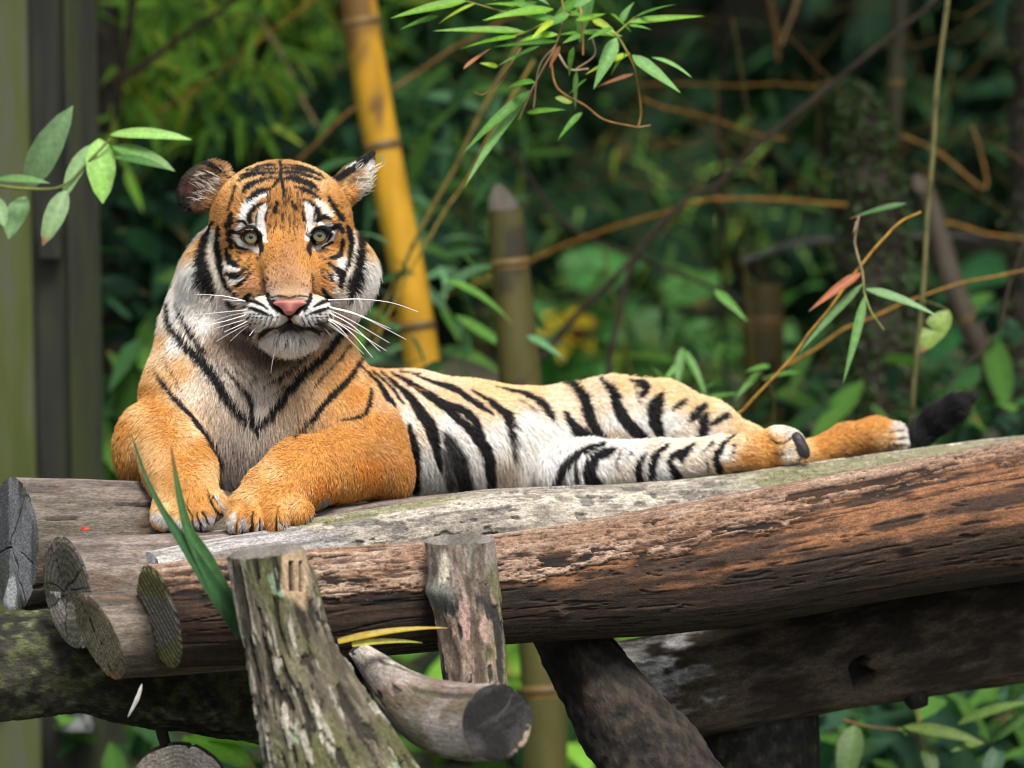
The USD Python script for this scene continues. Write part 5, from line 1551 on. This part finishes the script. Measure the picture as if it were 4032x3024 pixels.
def culm(label, path, colf, joints, name='bamboo_culm', group=None, tilt=None, seed=0, broken=None):
    """A bamboo culm with its joints as parts. path: (px, py, depth, radius px); joints: positions 0..1 along it."""
    P = np.array(path, float)
    n = 90
    c = spline(np.column_stack([WP(P[:, :3]), P[:, 3] * P[:, 2] / FPX]), n)
    t = np.linspace(0, 1, n)
    root = thing(name, label, 'bamboo', group)
    v, f = tube(c[:, :3], c[:, 3], 24)
    tt = np.repeat(t, 24)
    side = np.tile(np.arange(24) / 24, n)
    vv = v[:n * 24]
    if broken is not None:
        top = tt > 1 - broken
        px, py, _ = view(vv)
        k = np.clip((tt - (1 - broken)) / broken, 0, 1)
        cut = k * np.maximum(.5 + .5 * np.cos(2 * np.pi * (side - .55)), 0) ** .7
        axd = (c[-1, :3] - c[-20, :3]) / np.linalg.norm(c[-1, :3] - c[-20, :3])
        L = np.linalg.norm(c[-1, :3] - c[0, :3]) * broken
        vv -= axd * (cut * L * .95 * (1 + .25 * (fbm(vv, 60, 2, 3) - .5)))[:, None]
        v[:n * 24] = vv
        v[-1] = vv[-24:].mean(0) - axd * L * .3
    col = colf(tt, side, vv)
    obj('culm', (v, f), CULM, root, smooth=True, attrs={'tint': np.vstack([col, col[:1], col[-1:]])})
    for j in joints:
        i = int(j * (n - 1))
        ax = (c[min(i + 1, n - 1), :3] - c[max(i - 1, 0), :3])
        ax /= np.linalg.norm(ax)
        r = c[i, 3]
        w = np.linspace(-1, 1, 9)
        ring = tube(c[i, :3] + ax * (w * r * .28)[:, None], r * (1.005 + .10 * np.exp(-(w / .45) ** 2)), 24, False)
        obj('joint', ring, CULM, root, smooth=True, attrs={'tint': np.repeat(np.array([[.20, .12, .035]]) * (1 - .75 * np.exp(-((w - .1) / .5) ** 2))[:, None], 24, 0)})
    return root


def yellow(tt, side, v):
    c = lerp((.38, .19, .008), (.48, .26, .013), fbm(v, 9, 3, 5))
    g = sm(np.sin(side * 2 * np.pi * 3 + 1.0), .93, .99) * sm(fbm(v, 2.5, 2, 6), .45, .55)
    c = lerp(c, (.10, .13, .02), g * .7)
    return lerp(c, (.075, .040, .014), sm(fbm(v * np.array([1, 1, .45]), 11, 4, 12), .50, .62) * sm(tt, .33, .45) * .9)


culm('thick golden yellow bamboo culm behind the right side of the tiger head', [(432, 440, 10.0, 18.5), (415, 312, 10.0, 18), (393, 200, 10.0, 18), (372, 90, 10.0, 18.5), (352, -40, 10.0, 19), (318, -270, 10.0, 18), (290, -520, 10.05, 16)], yellow, (.155, .42, .60, .75, .9))
olive = lambda tt, side, v: lerp(lerp((.034, .034, .009), (.080, .068, .016), fbm(v * np.array([1, 1, .4]), 14, 4, 7)), (.03, .024, .012), np.maximum(sm(fbm(v * np.array([1, 1, .5]), 13, 4, 8), .56, .66), sm(tt, .74, .84)))
culm('broken olive bamboo stump with a jagged pointed top behind the back', [(524, 430, 9.6, 22), (516, 330, 9.6, 20.5), (507, 230, 9.6, 18), (503, 182, 9.6, 17)], olive, (.55,), 'bamboo_stump', broken=.22)
culm('pale olive bamboo pole standing under the front log', [(545, 800, 9.5, 22), (545, 720, 9.5, 22), (540, 640, 9.5, 22), (537, 600, 9.5, 21)], lambda tt, side, v: lerp((.045, .050, .012), (.095, .085, .022), fbm(v, 10, 3, 3)), (.45,), 'bamboo_pole')
culm('cut olive-brown bamboo stump with a flat top on the right', [(764, 430, 11.0, 21), (764, 350, 11.0, 20.5), (763, 284, 11.0, 20)], lambda tt, side, v: lerp((.045, .035, .010), (.085, .062, .016), fbm(v, 10, 3, 3)), (.7,), 'bamboo_stump')
culm('split grey-brown bamboo leaning to the right behind the vine', [(1010, 430, 10.6, 12), (985, 360, 10.6, 11.5), (955, 290, 10.6, 11), (935, 220, 10.6, 10), (918, 172, 10.6, 9)], lambda tt, side, v: lerp((.045, .030, .020), (.12, .098, .07), fbm(v * np.array([1, 1, .4]), 20, 3, 3) * sm(tt, .2, .5)), (.4,), 'leaning_bamboo', broken=.1)
culm('dark bamboo culm rising from the mossy stump', [(893, 150, 10.6, 8.5), (897, 60, 10.6, 9), (902, -30, 10.6, 9), (915, -420, 10.6, 9)], lambda tt, side, v: lerp((.020, .020, .010), (.045, .042, .018), fbm(v, 12, 3, 3)), (.25, .7))

# ---- mossy tree stump with moss tufts, and the dark trunk at the right edge
MOSS = [(.035, .075, .014), (.05, .09, .02), (.02, .045, .012)]


def mossy_trunk(name, label, path, seed, n_tuft, cat='stump'):
    P = np.array(path, float)
    n = 70
    c = spline(np.column_stack([WP(P[:, :3]), P[:, 3] * P[:, 2] / FPX]), n)
    v, f = tube(c[:, :3], c[:, 3], 40)
    cen = np.repeat(c[:, :3], 40, 0)
    h = (fbm(v[:n * 40], 9, 4, seed) - .5) * 1.1
    v[:n * 40] = cen + (v[:n * 40] - cen) * (1 + h[:, None])
    root = thing(name, label, cat)
    col = lerp((.016, .012, .009), (.05, .04, .028), fbm(v, 30, 4, seed))
    obj('trunk', (v, f), STEM, root, smooth=True, attrs={'tint': col})
    r = np.random.default_rng(seed)
    i = r.integers(0, n * 40, n_tuft)
    m, tint = leaf_cloud(n_tuft, lambda q, k: v[i] + (v[i] - cen[i]) * .08, (.009, .024), ['oval'], MOSS, r, .6, .5)
    tag(obj('moss', m, LEAF, root, smooth=True, attrs={'tint': tint}), kind='stuff')
    return root


mossy_trunk('mossy_stump', 'dark broken tree stump covered in moss on the right', [(884, 440, 10.5, 33), (878, 330, 10.5, 32), (868, 220, 10.5, 32), (862, 150, 10.5, 31), (850, 105, 10.5, 19), (838, 84, 10.5, 10)], 3, 3200)
mossy_trunk('tree_trunk', 'dark mossy tree trunk cut off by the right edge', [(1030, 470, 10.8, 24), (1024, 300, 10.8, 20), (1030, 130, 10.8, 20), (1026, -40, 10.8, 18), (1040, -420, 10.8, 17)], 4, 1300, 'tree')
mossy_trunk('tree_trunk', 'dark slender tree trunk beside the steel post', [(112, 500, 10.9, 16), (112, 280, 10.9, 14), (108, 120, 10.9, 13), (104, -40, 10.9, 14), (92, -420, 10.9, 13)], 5, 200, 'tree')

# ---- vines, twigs and thin bamboo stems
def twig(label, pts, r, c, nodes=0, name='twig', cat='twig', taper=.7, group=None, c2=None):
    t = thing(name, label, cat, group)
    stem(t, pts, r, c, 'stem', nodes=nodes, taper=taper, c2=c2)
    return t


ORG, OLV, DKB, DRY = (.27, .135, .025), (.12, .095, .022), (.030, .022, .014), (.30, .22, .11)
twig('greenish hanging vine stem crossing the right side from top to platform', [(985, -420, 8.95), (962, -160, 8.95), (949, -20, 8.95), (937, 78, 8.95), (932, 146, 8.95), (926, 208, 8.95), (921, 304, 8.95), (914.7, 390, 8.95), (911, 440, 8.95)], 2.9, (.10, .095, .035), 6, 'vine', 'vine', 1.0)
TG = 'thin bamboo stems crossing behind the tiger'
twig('long orange bamboo stem arching across the right half', [(366, 334, 10.6), (440, 297, 10.6), (528, 259, 10.6), (610, 229, 10.5), (694, 204, 10.4), (741, 199, 10.4), (847, 205, 10.4)], 1.92, ORG, 9, 'bamboo_cane', 'bamboo cane', .9)
twig('orange bamboo stem slanting up at the top left', [(160, 112, 10.6), (232, 62, 10.6), (318, 0, 10.6), (360, -30, 10.6)], 1.60, ORG, 5, 'bamboo_cane', 'bamboo cane')
twig('brown bamboo stem rising right from above the head', [(296, 162, 10.3), (345, 118, 10.3), (405, 80, 10.3), (470, 40, 10.3), (520, 12, 10.3)], 1.92, (.20, .10, .03), 8, 'bamboo_cane', 'bamboo cane')
twig('dry yellow bamboo stem slanting down at the top left', [(244, -10, 10.9), (272, 40, 10.9), (295, 88, 10.9), (318, 128, 10.9)], 2.40, DRY, 4, 'bamboo_cane', 'bamboo cane')
twig('olive bamboo stem leaning from the hanging sprig down to the culm', [(522, 40, 9.7), (494, 92, 9.7), (463, 153, 9.7), (436, 204, 9.7), (412, 250, 9.7), (391, 290, 9.7), (366, 340, 9.7)], 2.56, OLV, 7, 'bamboo_cane', 'bamboo cane', .8)
twig('second olive stem close beside the leaning one', [(534, 60, 9.6), (500, 120, 9.6), (468, 180, 9.6), (433, 230, 9.6), (405, 275, 9.6), (374, 345, 9.6)], 1.60, (.20, .14, .03), 7, 'bamboo_cane', 'bamboo cane', .8)
twig('long dark branch slanting up to the top right corner', [(606, 385, 10.0), (614, 330, 10.0), (634, 259, 10.0), (685, 199, 10.0), (722, 180, 10.0), (764, 139, 10.0), (847, 69, 10.0), (926, 6, 10.0), (960, -20, 10.0)], 3.3, DKB, 6, 'branch', 'branch', .8)
twig('dark branch leaning left below the long one', [(540, 360, 10.2), (585, 308, 10.2), (640, 250, 10.2), (680, 205, 10.2)], 3.6, DKB, 3, 'branch', 'branch')
twig('dark thin branch drooping to the right in the middle', [(510, 148, 10.6), (545, 200, 10.6), (575, 232, 10.6), (640, 258, 10.6), (720, 290, 10.6), (760, 310, 10.6)], 3.0, (.036, .03, .018), 4, 'branch', 'branch')
twig('grey pale branch arching low on the right', [(740, 262, 11.0), (800, 243, 11.0), (850, 238, 11.0), (900, 236, 11.0), (960, 240, 11.0), (1030, 246, 11.0)], 3.6, (.11, .10, .095), 4, 'branch', 'branch')
twig('thin orange stem running right above the stump', [(640, 84, 10.8), (720, 86, 10.8), (790, 84, 10.8), (840, 81, 10.8)], 1.12, ORG, 4, 'bamboo_cane', 'bamboo cane')
twig('thin orange stem dropping right in the upper middle', [(640, 98, 10.5), (700, 118, 10.5), (787, 140, 10.5)], 1.44, ORG, 4, 'bamboo_cane', 'bamboo cane')
twig('olive stem rising from the haunch to the right edge', [(786, 366, 9.2), (845, 330, 9.2), (902, 304, 9.2), (960, 284, 9.2), (1030, 269, 9.2)], 1.9, (.22, .125, .025), 7, 'bamboo_cane', 'bamboo cane')
twig('orange stem with an elbow on the far right', [(898, 134, 10.6), (940, 150, 10.6), (984, 186, 10.6), (982, 150, 10.6), (972, 126, 10.6)], 1.9, (.26, .14, .04), 3, 'bamboo_cane', 'bamboo cane')
twig('thin orange stem low beside the vine', [(945, 222, 10.4), (985, 232, 10.4), (1030, 240, 10.4)], 1.9, ORG, 3, 'bamboo_cane', 'bamboo cane')
twig('thin dark twig slanting at the lower right edge', [(1030, 225, 9.3), (1008, 290, 9.3), (995, 335, 9.3), (960, 372, 9.3), (945, 390, 9.3)], 1.3, (.05, .035, .025), 3)
twig('thin brown twig hanging at the top right', [(768, -10, 11), (775, 30, 11), (778, 62, 11)], 2.6, (.20, .09, .03), 2)
twig('dry pale twig hanging at the top right', [(800, -10, 10.8), (788, 25, 10.8), (782, 45, 10.8)], 2.2, (.28, .17, .08), 2)
twig('dark upright stem behind the mossy stump', [(728, -20, 11.5), (722, 120, 11.5), (722, 300, 11.5), (730, 420, 11.5)], 3.0, (.022, .016, .012), 4, 'branch', 'branch')
twig('dark slender stem curving behind the left leaves', [(135, -20, 10.6), (128, 50, 10.6), (120, 90, 10.6), (112, 130, 10.6)], 4.5, (.03, .018, .014), 2, 'branch', 'branch')
twig('dark stem slanting up right from the slender trunk', [(112, 85, 10.5), (160, 50, 10.5), (215, 15, 10.5), (250, -15, 10.5)], 3.6, (.035, .02, .014), 3, 'branch', 'branch')
LABS = {}
for k in range(72):
    x, y = rng.uniform(440, 1010), rng.uniform(0, 330)
    a, L = rng.uniform(-.9, .9), rng.uniform(60, 170)
    a = a if k % 4 else rng.uniform(1.2, 1.9)
    d = rng.uniform(10.2, 12.4)
    cx_, cy_ = x + L * .5 * math.cos(a), y + L * .5 * math.sin(a)
    spot = min(((470, 60, 'left of the hanging sprig'), (620, 150, 'under the hanging sprig'), (480, 260, 'between culm and broken stump'), (590, 240, 'right of the broken stump'), (700, 60, 'right of the hanging sprig'), (700, 260, 'above the haunch'), (770, 180, 'left of the mossy stump'),
                (800, 60, 'near the top right'), (870, 200, 'before the mossy stump'), (960, 100, 'right of the vine near the top'), (980, 300, 'right of the vine'), (790, 320, 'over the orange leaf')), key=lambda q: (q[0] - cx_) ** 2 + (q[1] - cy_) ** 2)[2]
    lab = ['faint', 'olive', 'brown'][k % 3] + (' steep' if abs(a) > 1 else ' rising' if a < -.3 else ' sinking' if a > .3 else ' level') + ' twig ' + spot
    LABS[lab] = LABS.get(lab, 0) + 1
    lab = lab.replace(' twig', ['', ' bent', ' slender', ' long', ' fine', ' short', ' straight', ' arching'][min(LABS[lab] - 1, 7)] + ' twig')
    twig(lab, [(x, y, d), (x + L * .5 * math.cos(a), y + L * .5 * math.sin(a) + rng.uniform(-8, 8), d), (x + L * math.cos(a), y + L * math.sin(a), d)], rng.uniform(.6, 1.3), [(.10, .07, .02), OLV, (.12, .06, .02)][k % 3], 4, group='fine twigs in the dim thicket')

# ---- hanging bamboo sprig at the top (in focus)
f9 = lambda u, v, d=8.35: (355.6 + .2297 * u, .2297 * v, d)
sp = thing('bamboo_sprig', 'fresh green bamboo sprig hanging into the picture at the top', 'bamboo sprig')
L9 = [((480, 5), (150, 80), 40, 0), ((360, 70), (190, 130), 25, 1), ((740, 140), (335, 135), 30, 0), ((700, 160), (455, 215), 30, 0), ((860, 40), (550, 90), 36, 0), ((790, 10), (560, 95), 26, 1), ((1010, -60), (975, 190), 74, 4), ((1030, 85), (1140, 152), 28, 3), ((1135, 165), (1035, 390), 48, 4), ((1195, 232), (1000, 325), 28, 3),
      ((1205, 240), (1415, 405), 58, 4), ((1290, 250), (1465, 340), 30, 4), ((1160, 100), (1215, 8), 36, 4), ((1190, 98), (1520, 70), 28, 0), ((1215, 75), (1400, 18), 12, 1), ((1210, 322), (1030, 388), 18, 2), ((760, 395), (465, 670), 34, 1), ((756, 408), (475, 815), 42, 4), ((962, 310), (957, 480), 18, 4), ((1160, 158), (870, 155), 26, 0),
      ((745, 490), (915, 478), 24, 1), ((985, 490), (880, 612), 24, 1), ((950, 205), (930, 335), 26, 1), ((780, 360), (655, 388), 30, 1), ((1005, 345), (925, 412), 16, 1), ((880, 180), (600, 205), 20, 1), ((520, 15), (360, 105), 14, 3), ((800, 200), (610, 292), 14, 1), ((980, -20), (840, 110), 40, 1), ((760, -30), (850, 30), 50, 4), ((700, -20), (740, 20), 40, 1),
      ((620, 290), (540, 275), 22, 3), ((980, 150), (900, 190), 22, 1), ((1110, 60), (1200, 140), 20, 0), ((600, 0), (700, -40), 30, 1), ((470, 300), (590, 210), 16, 2),
      ((900, 100), (700, 60), 28, 1), ((880, 150), (690, 190), 26, 0), ((930, 60), (800, 130), 30, 1), ((910, 20), (1010, 90), 34, 1), ((860, 90), (760, 175), 24, 3), ((960, 90), (1090, 60), 24, 0), ((1120, 120), (1010, 175), 26, 1), ((1180, 230), (1110, 330), 26, 1), ((830, 60), (640, 10), 34, 1), ((950, 30), (1060, -20), 30, 4), ((700, 30), (560, 20), 26, 0), ((890, 200), (840, 300), 18, 2), ((1190, 110), (1290, 130), 18, 1)]
CL9 = [(.145, .335, .022), (.085, .225, .030), (.30, .13, .06), (.27, .38, .02), (.16, .33, .10)]
for b, e, w, c in L9:
    j = rng.uniform(-.05, .05)
    part_leaf(sp, f9(*b, 8.3 + j), f9(*e, 8.3 + j + rng.uniform(-.06, .06)), w * .2297 * 1.4, CL9[c], rng, 'bamboo', rng.uniform(-.7, .7), rng.uniform(.0, .08), rng.uniform(.1, .35), rng.uniform(-.3, .3), 'dry reddish leaf' if c == 2 else None, 11)
_f = f9(935, 440, 8.32)
part_leaf(sp, f9(945, 445, 8.32), f9(868, 425, 8.32), 9.5, (.26, .36, .06), rng, 'oval', 0, .03, .1)
for pts, r, c in (([(990, -900), (930, -420), (900, -40), (905, 60), (870, 200), (815, 300), (760, 405), (712, 520)], 5, (.26, .17, .07)), ([(850, 270), (880, 385), (1000, 460), (1085, 522), (1230, 555)], 5, (.24, .12, .04)), ([(1230, 555), (1242, 480), (1220, 320), (1190, 240)], 5, (.22, .13, .03)), ([(1190, 240), (1130, 150), (1010, 80), (905, 60)], 5, (.20, .18, .04)),
                  ([(1130, 150), (1190, 98), (1215, 75)], 4, (.22, .26, .05)), ([(870, 200), (800, 290), (775, 470)], 4, (.24, .17, .12)), ([(975, 20), (988, 110), (990, 240)], 6, (.36, .22, .06)), ([(900, 60), (740, 140), (620, 170)], 5, (.20, .20, .04)), ([(1030, 160), (1040, 240), (960, 300)], 4, (.3, .2, .12)), ([(860, 40), (700, 60), (480, 5)], 4, (.2, .2, .05)),
                  ([(720, 210), (640, 330), (560, 410), (515, 400)], 5, (.20, .12, .06)), ([(1230, 555), (1285, 545)], 4, (.25, .15, .08)), ([(880, 230), (930, 300), (1015, 300)], 5, (.33, .24, .17))):
    stem(sp, [f9(*p, 8.32) for p in pts], r * .2297, c, 'twig', taper=.7)

# ---- right sprig with the hanging leaves
rs = thing('bamboo_sprig', 'bamboo sprig with three long leaves and one orange leaf by the vine', 'bamboo sprig')
stem(rs, [(728, 420, 8.55), (752, 396, 8.52), (795, 354, 8.5), (830, 308, 8.5), (865, 263, 8.5), (893, 228, 8.5), (921, 212, 8.5)], 1.6, (.33, .19, .035), 'stem', nodes=9, taper=.8)
stem(rs, [(858.7, 216, 8.5), (857.4, 247, 8.5), (862.6, 281, 8.48), (865, 294, 8.48), (872, 310, 8.47), (884, 330, 8.46)], 1.2, (.30, .20, .12), 'stem', nodes=5, taper=.6, c2=(.13, .22, .04))
part_leaf(rs, (861, 273, 8.48), (808, 312, 8.44), 10.5, (.34, .105, .035), rng, 'bamboo', .2, .05, .3, .2, 'dry orange-brown leaf', 11)
part_leaf(rs, (862.6, 284, 8.48), (799, 353, 8.46), 10.5, (.13, .25, .09), rng, 'bamboo', -.3, .02, .2, n=11)
part_leaf(rs, (865, 296, 8.48), (843, 384, 8.46), 10, (.12, .25, .07), rng, 'bamboo', .3, .03, .2, n=11)
part_leaf(rs, (866, 289, 8.48), (939, 317, 8.45), 12, (.15, .28, .11), rng, 'bamboo', .2, .05, .2, n=11)
part_leaf(rs, (906, 203.5, 8.6), (849, 219, 8.6), 7, (.05, .15, .03), rng, 'bamboo', .2, .04, .2, n=11)
part_leaf(rs, (858, 219, 8.5), (853, 234, 8.5), 3, (.33, .24, .16), rng, 'bamboo', .2, .04, .2)
cl = thing('chewed_leaf', 'pale green oval leaf with a chewed edge hanging from the vine', 'leaf')
v, f = leaf_shape(WP((949, 311, 8.85)), WP((921, 353, 8.83)), 25 * 8.85 / FPX, -CZ + .4 * CY - .3 * CX, 'oval', .06, .12, 0, 17)
px_, py_, _ = view(v)
cut = np.hypot(px_ - 929, py_ - 328) < 6.5
v[cut] += (W(938, 333, 8.84) - v[cut]) * .75
obj('blade', (v, f), LEAF, cl, smooth=True, attrs={'tint': leaf_tint(v, (.20, .30, .06), rng)})
stem(cl, [(949, 311, 8.85), (940, 306, 8.9), (923, 300, 8.94)], .8, (.15, .17, .05), 'stalk')
for lab, lst in (('low light green sprig over the haunch', [((650, 400), (622, 378), 7), ((672, 392), (650, 365), 5), ((690, 404), (741, 393), 7), ((690, 400), (720, 380), 5)]), ('long drooping leaf pair above the haunch', [((682, 348), (676, 396), 10), ((684, 350), (707, 400), 9), ((690, 352), (655, 395), 7), ((715, 290), (748, 322), 10)]), ('slim leaf cluster right of the haunch', [((760, 372), (735, 400), 7), ((770, 366), (745, 372), 6), ((800, 372), (760, 380), 5)])):
    t_ = thing('bamboo_sprig', lab, 'bamboo sprig')
    for b, e, w in lst:
        part_leaf(t_, (*b, 9.25), (*e, 9.2), w, (.10, .25, .045), rng, 'bamboo', rng.uniform(-.4, .4), .05, .2)
    b = lst[0][0]
    stem(t_, [(b[0], b[1], 9.25), (b[0] + 14, b[1] + 26, 9.3), (b[0] + 10, b[1] + 70, 9.35)], 1.0, (.14, .12, .04), 'stem')

# ---- left sprig in front of the steel post
fF = lambda u, v, d=8.45: (.46293 * u, .46293 * v, d)
ls = thing('leafy_branch', 'branch of smooth oval leaves reaching in from the left edge before the post', 'branch')
stem(ls, [fF(-20, 400), fF(60, 408), fF(135, 402), fF(195, 345), fF(240, 298)], 1.7, (.13, .15, .04), 'twig', taper=.7)
PALE, LIME = (.22, .36, .15), (.22, .42, .085)
for b, e, w, c, rl in (((58, 408), (158, 228), 66, (.16, .27, .12), .3), ((-10, 388), (108, 396), 22, (.12, .24, .07), .1), ((55, 425), (18, 517), 52, (.15, .27, .11), -.2), ((142, 412), (92, 531), 46, PALE, .3), ((200, 312), (138, 432), 44, (.20, .33, .14), -.4), ((214, 300), (222, 440), 64, LIME, .1), ((238, 291), (414, 302), 30, (.23, .42, .10), -.1), ((242, 316), (378, 370), 40, (.13, .28, .07), .2),
                       ((245, 340), (362, 366), 24, (.06, .16, .035), .3), ((-12, 425), (10, 492), 34, (.17, .3, .11), .2)):
    j = rng.uniform(-.04, .04)
    part_leaf(ls, fF(*b, 8.45 + j), fF(*e, 8.42 + j), w * .46293, c, rng, 'oval', rl, .06, .18, 0, None, 13)

# ---- blades in front of the platform, and the fallen yellow leaves
bl = thing('grass_blade_tuft', 'dark green sword-shaped blades in front of the log ends', 'plant')


def blade(pts, w, c, fold=.35):
    P = spline(WP(np.array(pts)), 22)
    t = np.linspace(0, 1, 22)
    wd = np.interp(t, np.linspace(0, 1, len(w)), w) * 7.3 / FPX * .5
    tn = np.gradient(P, axis=0)
    tn /= np.linalg.norm(tn, axis=1, keepdims=True)
    sd = np.cross(tn, -CZ + .4 * CX)
    sd /= np.linalg.norm(sd, axis=1, keepdims=True)
    nn = np.cross(sd, tn)
    v = np.stack([P + sd * (wd * k)[:, None] + nn * (wd * abs(k) * fold)[:, None] for k in (-1, -.5, 0, .5, 1)], 1).reshape(-1, 3)
    f = []
    for i in range(21):
        for j in range(4):
            p = i * 5 + j
            f += [(p, p + 5, p + 6), (p, p + 6, p + 1)]
    obj('leaf', (v, np.array(f)), LEAF, bl, smooth=True, attrs={'tint': leaf_tint(v, c, rng, .5)})


blade([(243, 632, 7.33), (224, 600, 7.3), (204, 560, 7.28), (188, 530, 7.26), (179, 495, 7.25), (171, 448, 7.24)], [22, 21, 19, 11, 7, 2], (.050, .125, .042))
blade([(240, 628, 7.32), (215, 592, 7.29), (192, 556, 7.27), (165, 515, 7.25), (147, 480, 7.24), (131, 434, 7.23)], [20, 18, 14, 7, 4, 1.5], (.044, .115, .046))
yl = 'fallen yellow leaves on the forked branch'
for b, e, w, c, lab in (((338, 642), (449, 628), 8.5, (.38, .27, .03), 'long fallen yellow-green leaf pointing at the upright post'), ((352, 645), (423, 643), 7.5, (.36, .36, .07), 'shorter fallen pale yellow leaf with a curled tip below the long one')):
    t_ = thing('fallen_leaf', lab, 'leaf', yl)
    part_leaf(t_, (*b, 7.33), (*e, 7.36), w, c, rng, 'blade', .1, .06, .35, .3, n=12)
sl = thing('wood_splinter', 'pale splinter hanging under the short log', 'splinter')
v, f = tube(spline(WP([(142, 684, 7.4), (137, 699, 7.4), (128, 717, 7.4)]), 12), np.array([.001, .004, .006, .007, .007, .008, .008, .007, .006, .005, .004, .001]) * .48, 6)
obj('splinter', (v, f), STEM, sl, smooth=30, attrs=None if False else None)
UsdGeom.PrimvarsAPI(UsdGeom.Mesh.Get(stage, '/World/wood_splinter/splinter')).CreatePrimvar('tint', T.Color3fArray, 'constant').Set([Gf.Vec3f(.5, .47, .42)])
twig('short dark stick hanging below the mossy beam', [(160, 722, 7.85), (166, 745, 7.85), (181, 775, 7.85)], 6.5, (.04, .028, .02), 0, 'stick', 'stick', .8)
rd = thing('red_leaf_fragment', 'tiny red dry leaf fragment on the second log', 'leaf')
part_leaf(rd, (80, 531, 7.62), (91, 529, 7.62), 5, (.40, .05, .02), rng, 'oval', 0, .2, .3)
# bottom corner plants
bp = thing('broadleaf_plant', 'bright green broad leaves at the bottom edge below the mossy beam', 'plant')
for b, e, w in (((186, 738), (258, 772), 30), ((184, 736), (226, 800), 26), ((200, 738), (262, 748), 16)):
    part_leaf(bp, (*b, 8.6), (*e, 8.5), w, (.17, .42, .03), rng, 'oval', .1, .08, .2, 0, None, 11)
bs = thing('leafy_branch', 'leafy twig with long dull green leaves in the bottom right corner', 'branch')
for b, e, w, c in (((903, 727), (985, 744), 14, (.14, .22, .045)), ((958, 724), (1030, 702), 12, (.13, .22, .05)), ((990, 742), (1040, 712), 15, (.07, .15, .04)), ((985, 742), (950, 752), 8, (.12, .2, .04)), ((925, 745), (935, 785), 16, (.10, .17, .05)), ((855, 725), (843, 790), 26, (.12, .20, .06)), ((905, 735), (898, 730), 10, (.1, .2, .05)), ((1000, 745), (985, 790), 20, (.05, .13, .06)), ((1010, 700), (1040, 660), 20, (.06, .15, .04))):
    part_leaf(bs, (*b, 8.9), (*e, 8.85), w, c, rng, 'oval', rng.uniform(-.3, .3), .07, .2, 0, None, 11)
stem(bs, [(843, 720, 8.9), (870, 727, 8.9), (905, 730, 8.9)], 1.6, (.20, .11, .05), 'twig')
stem(bs, [(1030, 675, 8.9), (1012, 705, 8.9), (990, 750, 8.9), (978, 780, 8.9)], 1.8, (.09, .06, .03), 'twig')
stem(bs, [(918, 708, 8.9), (920, 740, 8.9), (926, 780, 8.9)], 1.3, (.22, .15, .04), 'twig')
